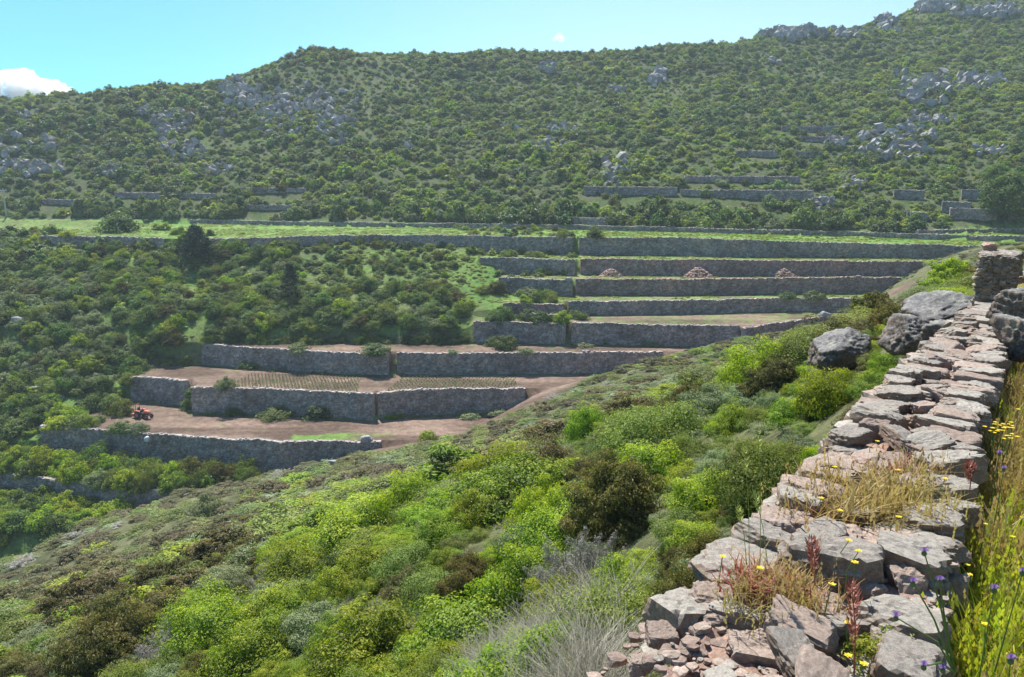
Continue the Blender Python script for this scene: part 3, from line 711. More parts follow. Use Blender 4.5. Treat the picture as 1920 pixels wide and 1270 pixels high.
LM = {
 'mastic':  leaf_mat('mastic_leaves', (0.05, 0.12, 0.010), (0.20, 0.30, 0.018), (0.38, 0.45, 0.03), 0.42),
 'heather': leaf_mat('heather_sprigs', (0.05, 0.058, 0.018), (0.13, 0.13, 0.035), (0.25, 0.20, 0.075), 0.3),
 'rose':    leaf_mat('rock_rose_leaves', (0.10, 0.15, 0.055), (0.19, 0.25, 0.105), (0.34, 0.37, 0.21), 0.3, (1.1, 1.15, 0.8)),
 'oak':     leaf_mat('evergreen_leaves', (0.035, 0.08, 0.016), (0.085, 0.155, 0.03), (0.17, 0.24, 0.05), 0.33),
 'broom':   leaf_mat('olive_green_leaves', (0.07, 0.11, 0.02), (0.155, 0.215, 0.04), (0.26, 0.31, 0.07), 0.35),
 'spurge':  leaf_mat('lime_spurge_leaves', (0.12, 0.20, 0.015), (0.24, 0.34, 0.02), (0.38, 0.46, 0.04), 0.42),
 'dry':     leaf_mat('dry_grey_twigs', (0.18, 0.17, 0.15), (0.27, 0.255, 0.225), (0.36, 0.34, 0.30), 0.15, (1, 1, 0.9)),
 'pine':    leaf_mat('dark_pine_needles', (0.015, 0.04, 0.02), (0.03, 0.065, 0.035), (0.055, 0.10, 0.05), 0.2),
}
bk = NM('bark'); p_ = bk.n('ShaderNodeBsdfPrincipled', Roughness=0.9); p_.inputs['Base Color'].default_value = (0.12, 0.09, 0.065, 1)
bn_ = bk.n('ShaderNodeTexNoise', Scale=12.0, Detail=5.0); bk.link(bk.ramp(bn_.outputs[0], [(0.3, (0.07, 0.055, 0.04)), (0.7, (0.20, 0.165, 0.13))]), p_.inputs['Base Color']); bk.link(p_.outputs[0], bk.out.inputs[0]); M_BARK = bk.m

def unit(v): return v/np.maximum(np.linalg.norm(v, axis=-1, keepdims=True), 1e-9)
def leaves_at(Pp, N, size, aspect, r_, tone, droop=0.0):
    n = len(Pp); T = unit(np.cross(N, r_.normal(size=(n, 3)))); B = np.cross(N, T)
    s = size*r_.uniform(0.65, 1.3, n)[:, None]
    a = Pp - T*s*0.5; c = Pp + T*s*0.5; fold = N*s*0.12
    b = Pp + B*s*0.5*aspect + fold; d = Pp - B*s*0.5*aspect + fold
    V = np.stack([a, b, c, d], 1).reshape(-1, 3); F_ = np.arange(4*n).reshape(-1, 4)
    return V, F_, np.repeat(tone, 4)
def bush(seed, n_cl, per, leaf, aspect=0.5, flat=0.75, cl_r=0.28, up=0.3, style='round', core=True, gap=0.0, outward=0.75, core_tone=0.05):
    """a unit shrub (radius about 1, height about 1.35*flat) of leaf clumps; returns V, F, tone"""
    r_ = np.random.default_rng(seed)
    d = unit(r_.normal(size=(n_cl, 3))); d[:, 2] = np.abs(d[:, 2])*1.0-0.12; d = unit(d)
    lump = 0.78+0.34*noise3(d*1.0+seed, 0.7, seed) + r_.uniform(-.15, .13, n_cl)
    rad = lump*np.where(r_.random(n_cl) < 0.72, 1.0, r_.uniform(0.35, 0.9, n_cl))
    C = d*rad[:, None]*np.array([1, 1, flat*1.25]); C[:, 2] += 0.10
    k = np.repeat(np.arange(n_cl), per); n = len(k)
    q = unit(r_.normal(size=(n, 3))); rr = cl_r*r_.uniform(0.45, 1.05, n)**0.5
    size_c = r_.uniform(0.7, 1.3, n_cl)
    if style == 'spray':          # upright pointed sprigs
        dirn = unit(d*0.9+np.array([0, 0, 0.55])+r_.normal(size=(n_cl, 3))*0.3)
        tt = r_.uniform(-0.6, 1.0, n); w = 0.34*(1-np.clip(tt, 0, 1))+0.05
        Pp = C[k]+dirn[k]*(tt*cl_r*1.0)[:, None]+q*(w*cl_r)[:, None]; N = unit(q+0.4*dirn[k]); ctone = np.clip(0.35+0.45*tt, 0, 1)
    else:
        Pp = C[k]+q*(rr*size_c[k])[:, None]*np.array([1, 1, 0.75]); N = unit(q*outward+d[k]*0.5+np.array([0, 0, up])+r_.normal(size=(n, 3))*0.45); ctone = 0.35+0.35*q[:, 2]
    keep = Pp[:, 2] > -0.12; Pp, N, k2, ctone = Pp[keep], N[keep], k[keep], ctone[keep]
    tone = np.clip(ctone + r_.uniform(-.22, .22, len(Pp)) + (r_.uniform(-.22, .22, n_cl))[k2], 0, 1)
    V, F_, T = leaves_at(Pp, N, leaf, aspect, r_, tone)
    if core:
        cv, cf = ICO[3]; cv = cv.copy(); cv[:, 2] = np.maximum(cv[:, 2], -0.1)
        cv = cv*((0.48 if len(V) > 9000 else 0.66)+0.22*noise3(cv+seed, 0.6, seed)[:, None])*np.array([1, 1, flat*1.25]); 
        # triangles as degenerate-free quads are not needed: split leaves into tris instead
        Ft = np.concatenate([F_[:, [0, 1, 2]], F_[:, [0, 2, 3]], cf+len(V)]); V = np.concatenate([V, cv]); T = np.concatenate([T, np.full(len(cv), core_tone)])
        return V, Ft, T
    return V, F_, T
def twigs(seed, n, length, rad, lean=0.8, base=0.12, segs=3, rise=1.0):
    """branching stems as thin 3-sided tubes"""
    r_ = np.random.default_rng(seed); Vs = []; Fs = []; c = 0
    for i in range(n):
        d = unit(np.r_[r_.normal(size=2)*lean, rise+abs(r_.normal())*0.3]); p = np.r_[r_.normal(size=2)*base, -0.1]; L = length*r_.uniform(.6, 1.1); rings = []
        for s_ in range(segs+1):
            t = s_/segs; w = rad*(1-0.8*t); u_ = unit(np.cross(d, [0.3, 1, 0.2])); v_ = np.cross(d, u_)
            rings.append([p+(u_*math.cos(a)+v_*math.sin(a))*w for a in (0, 2.09, 4.19)])
            p = p+d*L/segs; d = unit(d+r_.normal(size=3)*0.22)
        Vs.append(np.array(rings).reshape(-1, 3))
        for s_ in range(segs):
            for a in range(3): Fs.append([c+s_*3+a, c+s_*3+(a+1) % 3, c+s_*3+3+(a+1) % 3, c+s_*3+3+a])
        c += 3*(segs+1)
    return np.concatenate(Vs), np.array(Fs)
def proto_mesh(name, V, F_, T, mat):
    o = mesh_obj(name, V, F_, mat, None, attrs={'tone': T}); me = o.data; bpy.data.objects.remove(o); return me
STY = {'mastic': dict(aspect=0.55, flat=0.78, cl_r=0.25), 'heather': dict(aspect=0.30, flat=0.74, cl_r=0.17, up=0.6), 'rose': dict(aspect=0.5, flat=0.55, cl_r=0.20),
       'oak': dict(aspect=0.6, flat=0.85, cl_r=0.27), 'broom': dict(aspect=0.4, flat=0.7, cl_r=0.27), 'spurge': dict(aspect=0.45, flat=0.62, cl_r=0.17), 'dry': dict(aspect=0.08, flat=0.7, cl_r=0.34, style='spray')}
LOD = {}
for kd, st in STY.items():
    for lod, (ncl, per, leaf, nv) in {'near': (105, 140, 0.058, 3), 'mid': (60, 52, 0.115, 3), 'far': (36, 20, 0.25, 3)}.items():
        if kd == 'heather': ncl = int(ncl*1.5)
        if kd in ('heather', 'dry') : leaf2 = leaf*(1.15 if kd == 'heather' else 1.8)
        elif kd in ('rose', 'spurge'): leaf2 = leaf*0.8; ncl = int(ncl*1.3)
        else: leaf2 = leaf
        core = kd != 'dry'
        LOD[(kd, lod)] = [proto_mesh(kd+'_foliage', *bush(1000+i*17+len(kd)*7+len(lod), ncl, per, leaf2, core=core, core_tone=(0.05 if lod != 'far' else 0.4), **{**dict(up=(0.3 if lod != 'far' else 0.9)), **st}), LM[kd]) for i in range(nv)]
STEM = []
for i in range(3):
    v, f_ = twigs(70+i, 16, 1.0, 0.028); STEM.append(proto_mesh('branches', v, f_, np.full(len(v), .5), M_BARK))

def scatter_stuff(name, label, protos, pts, scl, rots, idx):
    """one object whose points carry shared shrub meshes"""
    if not len(pts): return None
    me = bpy.data.meshes.new(name); me.vertices.add(len(pts)); me.vertices.foreach_set('co', np.asarray(pts, np.float32).ravel())
    for an, ty, val, key in (('sc', 'FLOAT_VECTOR', scl, 'vector'), ('ro', 'FLOAT_VECTOR', rots, 'vector'), ('pi', 'INT', idx, 'value')):
        a = me.attributes.new(an, ty, 'POINT'); a.data.foreach_set(key, np.asarray(val, np.int32 if ty == 'INT' else np.float32).ravel())
    o = bpy.data.objects.new(name, me); COL.objects.link(o)
    ng = bpy.data.node_groups.new(name, 'GeometryNodeTree'); ng.interface.new_socket('Geometry', in_out='INPUT', socket_type='NodeSocketGeometry'); ng.interface.new_socket('Geometry', in_out='OUTPUT', socket_type='NodeSocketGeometry')
    N = ng.nodes; L_ = ng.links; gi = N.new('NodeGroupInput'); go = N.new('NodeGroupOutput'); iop = N.new('GeometryNodeInstanceOnPoints'); g2i = N.new('GeometryNodeGeometryToInstance')
    obs = []
    for pm in protos:
        po = bpy.data.objects.new('shrub_source', pm); obs.append(po)
    nodes_ = []
    for po in obs:
        oi = N.new('GeometryNodeObjectInfo'); oi.inputs['Object'].default_value = po; oi.inputs['As Instance'].default_value = False; nodes_.append(oi)
    for oi in reversed(nodes_): L_.new(oi.outputs['Geometry'], g2i.inputs[0])
    def attr(nm, ty):
        a = N.new('GeometryNodeInputNamedAttribute'); a.data_type = ty; a.inputs['Name'].default_value = nm; return a.outputs['Attribute']
    L_.new(gi.outputs[0], iop.inputs['Points']); L_.new(g2i.outputs[0], iop.inputs['Instance']); iop.inputs['Pick Instance'].default_value = True
    L_.new(attr('pi', 'INT'), iop.inputs['Instance Index']); L_.new(attr('sc', 'FLOAT_VECTOR'), iop.inputs['Scale'])
    e2r = N.new('FunctionNodeEulerToRotation'); L_.new(attr('ro', 'FLOAT_VECTOR'), e2r.inputs[0]); L_.new(e2r.outputs[0], iop.inputs['Rotation'])
    L_.new(iop.outputs[0], go.inputs[0])
    md = o.modifiers.new('scatter', 'NODES'); md.node_group = ng
    tag(o, label, None, None, 'stuff'); return o

def project(p):
    p = np.atleast_2d(p); yf = p[:, 1]*_c - p[:, 2]*_s; zu = p[:, 1]*_s + p[:, 2]*_c
    return 960+F_PX*p[:, 0]/yf, 635-F_PX*zu/yf, yf
def visible(p, h=0.6, nT=30):
    """not hidden behind the terrain (coarse)"""
    p = np.atleast_2d(p).copy(); p[:, 2] += h; u, v, yf = project(p)
    ok = (u > -60) & (u < 1980) & (v > -60) & (v < 1400) & (yf > 0.5)
    idx = np.nonzero(ok)[0]; T = np.linspace(0.12, 0.98, nT)
    for a in range(0, len(idx), 3000):
        ii = idx[a:a+3000]; X = p[ii, 0:1]*T; Y = p[ii, 1:2]*T; Zz = p[ii, 2:3]*T
        ok[ii] = ~((surface(X, Y)[0] > Zz+0.15).any(1))
    return ok

# ------------------------------------------------------------------ placing
def grid_pts(x0, x1, y0, y1, sp, seed, jit=0.48):
    r_ = np.random.default_rng(seed); X, Y = np.meshgrid(np.arange(x0, x1, sp), np.arange(y0, y1, sp)); n = X.size
    return X.ravel()+r_.uniform(-jit, jit, n)*sp, Y.ravel()+r_.uniform(-jit, jit, n)*sp, r_
SHRUBS = []     # kind, x, y, z, radius, height factor
# shrubs one can point to: kind, u, v of the foot, distance, radius m, height factor, label
HERO = [
 ('heather', 1165, 1005, 15.0, 1.25, 1.25, 'largest brown bush on the slope, reddish tips, standing among lime green shrubs'),
 ('mastic', 945, 935, 24.5, 1.15, 1.15, 'big round bright green bush with a dark shaded side, upper middle of the slope'),
 ('mastic', 768, 985, 21.0, 0.95, 1.2, 'round bright green bush lower on the slope than its big twin'),
 ('mastic', 1105, 832, 28.0, 0.75, 1.4, 'upright bright green bush directly above the largest brown bush'),
 ('mastic', 803, 828, 62.0, 0.85, 1.3, 'lone green bush at the edge of the brown field, end of the lowest wall'),
 ('mastic', 1545, 775, 13.0, 0.50, 1.2, 'fresh green bush left of the wall, beside the dark squared stone'),
 ('mastic', 1490, 800, 12.5, 0.36, 1.0, 'small fresh green bush just left of the one beside the dark squared stone'),
 ('oak', 1275, 716, 26.0, 0.52, 1.0, 'small round very dark green bush high on the slope near the path'),
 ('heather', 1300, 770, 20.0, 0.70, 1.0, 'dark brown bush above the pale grey green cushions'),
 ('heather', 1455, 745, 17.5, 0.75, 0.9, 'olive brown bush between the pale cushions and the dark angular rock'),
 ('broom', 1430, 950, 10.5, 0.62, 1.15, 'dense dark green bush tucked behind the pale flat stone of the wall'),
 ('mastic', 1330, 960, 12.0, 0.5, 1.0, 'green leafy bush between the largest brown bush and the dark green one'),
 ('mastic', 1020, 990, 17.0, 0.62, 1.3, 'yellow green upright bush touching the left side of the largest brown bush'),
 ('mastic', 1545, 890, 9.0, 0.22, 1.5, 'slim bright green bush beside the brown stone on the wall edge'),
 ('oak', 625, 1085, 19.0, 0.42, 1.2, 'small dark green bush in the middle of lime green foliage'),
 ('rose', 445, 1110, 19.5, 0.60, 0.9, 'pale yellowish green rock rose cushion next to grey dry bushes'),
 ('dry', 525, 1105, 18.5, 0.60, 0.9, 'pale grey dry bush between the rock rose cushion and lime green foliage'),
 ('dry', 355, 1180, 16.5, 0.50, 0.8, 'grey dry bush above the dark brown heather near the bottom'),
 ('heather', 215, 1235, 17.5, 1.15, 1.0, 'darkest brown heather clump near the bottom edge, left side'),
 ('heather', 880, 1130, 13.0, 0.55, 1.2, 'rusty brown heather clump amid lime shrubs at the bottom, left of the dry grass'),
 ('rose', 600, 1190, 13.0, 0.60, 0.9, 'buff flowered rounded shrub surrounded by lime green foliage'),
 ('mastic', 700, 1240, 11.5, 0.80, 0.9, 'lime green spreading bush at the bottom edge, right of the buff flowered shrub'),
 ('mastic', 480, 1260, 13.5, 0.80, 0.9, 'lime green spreading bush at the bottom edge, left of the buff flowered shrub'),
 ('mastic', 560, 1100, 16.5, 0.70, 0.9, 'lime green bush beside the small dark bush, facing the pale dry one'),
 ('spurge', 1680, 700, 10.0, 0.42, 0.9, 'vivid green low cushion against the wall, under the dark rock block'),
 ('broom', 1655, 770, 8.0, 0.25, 0.9, 'small green shrub growing at the left foot of the wall'),
 ('heather', 1625, 805, 7.6, 0.26, 1.0, 'small rusty shrub right behind the dark squared stone'),
 ('heather', 1635, 610, 14.5, 0.62, 1.25, 'dark olive bush sloping down from the tilted rock slab'),
 ('heather', 1690, 580, 15.0, 0.62, 1.0, 'olive bush directly behind the tilted rock slab'),
 ('spurge', 1785, 530, 12.5, 0.62, 1.15, 'brightest yellow green bush hugging the raised end of the wall'),
 ('spurge', 1752, 552, 12.8, 0.46, 1.0, 'smaller yellow green bush attached to the brightest one'),
 ('rose', 1745, 520, 20.0, 0.62, 1.5, 'grey green feathery bush rising behind the yellow green one'),
 ('rose', 1775, 490, 22.0, 0.50, 1.6, 'tallest grey green feathery bush in front of the far terrace walls'),
 ('broom', 1700, 555, 20.0, 0.55, 1.1, 'grey olive bush left of the feathery bushes'),
 ('spurge', 1800, 590, 9.6, 0.10, 1.6, 'tiny bright green tuft growing on the tilted rock slab'),
 ('oak', 1610, 655, 15.0, 0.35, 0.9, 'dark shrub growing behind the lone angular rock'),
 ('broom', 1600, 600, 30.0, 0.7, 1.0, 'round grey green bush near the end of the dirt path'),
 # far ones
 ('oak', 222, 436, 146.0, 3.6, 0.85, 'large dark bush on the edge of the bright grass strip, left side'),
 ('oak', 1115, 468, 146.0, 1.6, 1.1, 'leafy bush hanging on the long high terrace wall beside the gap'),
 ('oak', 440, 640, 122.0, 2.1, 1.1, 'round dark bush standing alone left of the thicket, above the vineyard wall'),
 ('oak', 396, 628, 125.0, 1.4, 1.0, 'smaller round dark bush left of the lone one, under the ruined wall'),
 ('spurge', 128, 448, 145.0, 1.6, 0.9, 'bright green bush at the lower edge of the grass field, left'),
 ('rose', 183, 920, 84.0, 1.7, 1.2, 'pale green bush between two bands of bright bushes, bottom left'),
 ('rose', 388, 975, 62.0, 1.6, 1.3, 'grey green airy bush at the foot of the shrub band, lower left'),
 ('rose', 576, 886, 88.5, 0.9, 1.0, 'small pale shrub at the foot of the lowest wall'),
 ('oak', 1525, 578, 122.0, 1.8, 0.6, 'low dark bushy mound in front of the wall near the path end'),
 ('oak', 1475, 582, 122.5, 1.5, 0.6, 'low green mound left of the dark bushy one near the path end'),
 ('rose', 985, 700, 108.0, 1.4, 0.7, 'pale green low shrub at the right end of the vineyard wall'),
 ('rose', 850, 697, 109.5, 0.9, 0.8, 'small pale plant at the wall foot behind the right vineyard plot'),
 ('oak', 705, 697, 109.5, 2.0, 0.7, 'dark green plants at the wall foot between the two vineyard plots'),
 ('rose', 1220, 648, 118.0, 1.6, 0.6, 'pale green mound of weeds at the wall foot, right of its twin'),
 ('rose', 1096, 650, 118.5, 1.6, 0.5, 'pale green mound of weeds at the wall foot beside the gap'),
 ('broom', 520, 782, 97.0, 2.6, 0.55, 'long low leafy mound at the foot of the tall ruined wall'),
 ('oak', 597, 783, 97.0, 1.9, 0.7, 'green leafy mound right of the long low one at the ruined wall'),
 ('spurge', 738, 782, 97.0, 1.6, 0.6, 'bright green patch of plants at the wall foot by the field gap'),
 ('rose', 880, 782, 98.0, 1.7, 0.6, 'pale leafed plants in the shade of the right vineyard wall'),
 ('rose', 935, 778, 99.0, 1.5, 0.6, 'pale leafed plants close to the dirt path under the vineyard wall'),
 ('broom', 470, 690, 113.0, 2.2, 0.5, 'dull green strip of growth behind the left vineyard plot'),
 ('oak', 560, 694, 112.0, 1.8, 0.5, 'dark low growth behind the left vineyard plot, right half'),
 ('rose', 425, 752, 100.5, 1.6, 1.2, 'pale green bush spilling down the tall ruined wall'),
 ('broom', 437, 778, 98.0, 1.2, 0.9, 'green weeds below the bush spilling down the ruined wall'),
]
hero_xy = []
for i, (kd, u, v, D, R_, hf, lab) in enumerate(HERO):
    p = cast(u, v, 3.0 if D < 60 else 70.0)
    if (D < 60 and p[1] > 75) or p[1] > 400: p = P(u, v, D); p[2] = ground(p[0], p[1])[0]
    R_ = R_*np.clip(p[1]/D, 0.4, 1.7)*(1.0 if (i == 0 or u > 1560) else 1.2 if D < 60 else 1.0); z = p[2]
    hero_xy.append((p[0], p[1], R_))
    SHRUBS.append([kd, p[0], p[1], z, R_, hf*(1.1 if D < 60 and u < 1560 and i else 1.0), lab, i])
for bx, by, bw in BOULD[:4]:
    for q in (1.0, 0.9, 0.8): hero_xy.append((bx*q, by*q, bw*1.2+0.35))
HX = np.array(hero_xy)
def free_of_heroes(x, y, r):
    d2 = (x[:, None]-HX[None, :, 0])**2+(y[:, None]-HX[None, :, 1])**2
    return (d2 > (HX[None, :, 2]*0.75+r[:, None]*0.45)**2).all(1)
def pick(r_, n, table):
    ks = list(table); w = np.array([table[k_] for k_ in ks], float); w /= w.sum(); return np.array(ks)[r_.choice(len(ks), n, p=w)]
def add(kds, x, y, rad, hf, zone_label=None):
    z = ground(x, y)
    for a in range(len(x)): SHRUBS.append([str(kds[a]), float(x[a]), float(y[a]), float(z[a])-0.05, float(rad[a]), float(hf[a]), None, 100+len(SHRUBS)])
def noise_pick(x, y, s, k): return fbm(x, y, s, 3, k)

# near slope: pale cushions by the wall, heather towards the left and the crest, lime green in between
for (y0, y1, sp, seed) in ((3.0, 9, 0.68, 11), (9, 18, 0.98, 15), (18, 32, 1.6, 12), (32, 62, 2.0, 13), (62, 168, 2.0, 14)):
    x, y, r_ = grid_pts(-75, 105, y0, y1, sp, seed)
    H_, zn, lv, m_, Fz, nr_ = surface(x, y)
    cl = x - np.interp(y, CL[:, 1], CL[:, 0]); ok = (zn == 0) & (np.abs(x) < 0.72*y+3) & ((cl < -0.85) | (y > 16)) & (path_mask(x, y) > 5.2) 
    ok &= ~((y > 75) & (nr_-Fz < 0.6) & (m_ > 0.5))
    x, y = x[ok], y[ok]; u, v, _q = project(np.c_[x, y, ground(x, y)])
    n1 = noise_pick(x, y, 7.0, 200); n2 = noise_pick(x, y, 3.0, 210)
    kd = pick(r_, len(x), {'mastic': 2.6, 'broom': 2.2, 'rose': 1.3, 'heather': 1.6, 'spurge': 0.6, 'dry': 0.35})
    kd = np.where((n1+0.35*n2 > 0.16), pick(r_, len(x), {'heather': 5, 'broom': 2.5, 'rose': 1}), kd)
    kd = np.where((u < 950) & (v < 1080-np.clip((u-450)*.45, 0, 190)) & (v-1080 < (u-0)*-0.0) & (r_.random(len(x)) < 0.8), pick(r_, len(x), {'heather': 4.6, 'broom': 3.2, 'rose': 1.3, 'dry': 0.35, 'mastic': 0.5}), kd)
    kd = np.where((u < 420) & (v > 1060) & (r_.random(len(x)) < 0.8), pick(r_, len(x), {'heather': 5, 'broom': 2.5, 'dry': 0.5, 'rose': 0.8, 'mastic': 0.4}), kd)
    kd = np.where((u > 520) & (u < 1080) & (v > 900) & (r_.random(len(x)) < 0.8), pick(r_, len(x), {'mastic': 6, 'spurge': 3, 'rose': 0.7, 'broom': 1}), kd)
    kd = np.where((u > 380) & (u < 600) & (v > 1150) & (r_.random(len(x)) < 0.7), pick(r_, len(x), {'mastic': 5, 'spurge': 3, 'rose': 1}), kd)
    kd = np.where((u > 1180) & (u < 1640) & (v > 700) & (v < 960) & (r_.random(len(x)) < 0.8), pick(r_, len(x), {'rose': 6, 'mastic': 1.6, 'spurge': 1.0, 'broom': 0.8}), kd)
    kd = np.where((u > 1150) & (v < 700) & (r_.random(len(x)) < 0.75), pick(r_, len(x), {'broom': 4, 'heather': 3, 'mastic': 0.9, 'rose': 1.2}), kd)
    kd = np.where((u > 600) & (u < 1250) & (v < 905) & (r_.random(len(x)) < 0.75), pick(r_, len(x), {'heather': 4, 'broom': 4, 'rose': 1}), kd)
    rad = sp*(0.38+0.6*r_.random(len(x))**2.0); rad = np.where(kd == 'spurge', rad*0.9, rad); rad = np.where(kd == 'rose', rad*0.85, rad)
    hf = np.where(y < 16, r_.uniform(0.75, 1.35, len(x)), r_.uniform(0.65, 1.05, len(x))); hf = np.where((y > 22) & (y < 62), hf*0.85, hf); hf = np.where(y > 34, hf*0.62, hf); hf = np.where(y > 62, hf*0.7, hf); edge_ = ((y > 13) & (x > 0.56*y)) | ((u > 1640) & (v < 640)); rad = np.where(edge_, rad*0.6, rad); hf = np.where(edge_, hf*0.6, hf); hf = np.where(kd == 'heather', hf*1.1, hf)
    lime = (u > 480) & (u < 1100) & (v > 880); rad = np.where(lime, rad*1.12, rad)
    near_wall_ = (u > 1100) & (y < 5.5); rad = np.where(near_wall_, rad*0.7, rad)
    f_ = free_of_heroes(x, y, rad) & (r_.random(len(x)) < 0.93)
    add(kd[f_], x[f_], y[f_], rad[f_], hf[f_])
# low growth filling the gaps of the near slope
for (y0, y1, sp, seed) in ((2.6, 10, 0.40, 71), (10, 20, 0.66, 72), (20, 42, 1.15, 73)):
    x, y, r_ = grid_pts(-40, 30, y0, y1, sp, seed); H_, zn, lv, m_, Fz, nr_ = surface(x, y); cl = x - np.interp(y, CL[:, 1], CL[:, 0])
    ok = (zn == 0) & (np.abs(x) < 0.7*y+2) & (cl < -0.7); x, y = x[ok], y[ok]
    kd = pick(r_, len(x), {'rose': 3, 'broom': 2.4, 'mastic': 1.6, 'heather': 1.6, 'spurge': 1.2}); rad = sp*r_.uniform(.38, .6, len(x)); add(kd, x, y, rad, r_.uniform(.5, .9, len(x)))
# thickets on the middle slope and the left hillside
x, y, r_ = grid_pts(-110, 12, 84, 172, 1.75, 21)
H_, zn, lv, m_, Fz, nr_ = surface(x, y); u, v, _q = project(np.c_[x, y, H_])
n1 = noise_pick(x, y, 9, 220)
dens = np.where((zn == 3), 0.93, 0.0)
dens = np.where((zn == 3) & (n1 > 0.25) & (u > 330), 0.55, dens)
dens = np.where((u > 330) & (u < 395) & (v > 440) & (v < 660), 0.25, dens)
dens = np.where((u > 560) & (u < 900) & (v > 462) & (v < 540), 0.82, dens)
dens = np.where((u > 850) & (v < 640), 0.22, dens)
dens = np.where((u > 780) & (v > 625) & (v < 660), 0.1, dens)
dens = np.where((u < 60) & (v > 395) & (v < 440), 0.25, dens)
dens = np.where((u < 330) & (v > 400) & (v < 438) , 0.04, dens)
dens = np.where((u > 95) & (u < 260) & (v > 755) & (v < 810), 0.25, dens)
ok = (r_.random(len(x)) < dens) & (u > -120); ok &= ~((zn == 3) & (y > 150) & (v < 443))
x, y, u, v = x[ok], y[ok], u[ok], v[ok]
kd = pick(r_, len(x), {'oak': 4.2, 'mastic': 1.6, 'broom': 2.0, 'rose': 0.5, 'heather': 0.6})
kd = np.where((v < 560) & (u > 560) & (r_.random(len(x)) < 0.5), 'broom', kd)
kd = np.where((u < 200) & (v > 520) & (v < 720) & (r_.random(len(x)) < 0.45), 'rose', kd)
rad = r_.uniform(0.85, 2.0, len(x)); rad = np.where((u > 560) & (v < 540), rad*0.68, rad); hf = r_.uniform(0.8, 1.25, len(x))
f_ = free_of_heroes(x, y, rad); add(kd[f_], x[f_], y[f_], rad[f_], hf[f_])
# bushes clothing the banks beside the wall ends
x, y, r_ = grid_pts(-75, 4, 84, 160, 1.1, 91); e_ = surface(x, y+0.7)[0]-surface(x, y-0.7)[0]; e2 = np.abs(surface(x+0.9, y)[0]-surface(x-0.9, y)[0])
dw = np.full(len(x), 99.0)
for k_, w_ in WP:
    for a_, b_ in zip(w_[:-1], w_[1:]):
        ab = b_[:2]-a_[:2]; t = np.clip(((x-a_[0])*ab[0]+(y-a_[1])*ab[1])/(ab@ab), 0, 1); dw = np.minimum(dw, np.hypot(x-a_[0]-t*ab[0], y-a_[1]-t*ab[1]))
zn = surface(x, y)[1]; ok = ((e_ > 1.3) | (e2 > 1.3)) & (dw > 1.3) & (zn != 0); x, y = x[ok], y[ok]-0.5; print('BANK', len(x))
add(pick(r_, len(x), {'oak': 4, 'broom': 2, 'mastic': 1.2}), x, y, r_.uniform(0.8, 1.35, len(x)), r_.uniform(.9, 1.4, len(x)))
# bushes on the two lowest terraces
for lvz, (ua, ub), tb in ((0, (-100, 255), {'mastic': 5, 'broom': 2, 'oak': 1}), (0, (262, 470), {'broom': 5, 'mastic': 1.5, 'heather': 0.7}), (-1, (-100, 330), {'mastic': 5, 'oak': 1.5, 'broom': 1})):
    x, y, r_ = grid_pts(-80, 0, 70, 100, 1.5, 431+ua)
    H_, zn, lv, m_, Fz, nr_ = surface(x, y); u, v, _q = project(np.c_[x, y, H_])
    ok = (zn == 2) & (lv == lvz) & (u > ua) & (u < ub) & (r_.random(len(x)) < 0.95)
    if lvz == 0: ok &= (y < wall_y(1, x)-1.4)
    x, y = x[ok], y[ok]; kd = pick(r_, len(x), tb); rad = r_.uniform(1.1, 1.9, len(x)); hf = r_.uniform(0.95, 1.3, len(x))*(1.2 if lvz == 0 else 1.0)
    f_ = free_of_heroes(x, y, rad*0.5); add(kd[f_], x[f_], y[f_], rad[f_], hf[f_])
# weeds and small bushes at the wall feet and on the rims
x, y, r_ = grid_pts(-60, 95, 84, 162, 1.1, 41)
H_, zn, lv, m_, Fz, nr_ = surface(x, y); dist = np.full(len(x), 9.0)
for k in range(1, 11):
    w = wall_y(k, x)-y; dist = np.where((w > 0) & (w < dist), w, dist)
ok = (zn == 2) & (dist < 1.4) & (dist > 0.35) & (r_.random(len(x)) < np.clip(0.34+1.1*noise_pick(x, y, 6, 230), 0.05, 0.9)) & (lv > 0)
x, y = x[ok], y[ok]; rad = r_.uniform(0.22, 0.6, len(x)); add(pick(r_, len(x), {'rose': 3, 'oak': 2, 'mastic': 1.5, 'broom': 2}), x, y, rad, r_.uniform(.5, .9, len(x)))

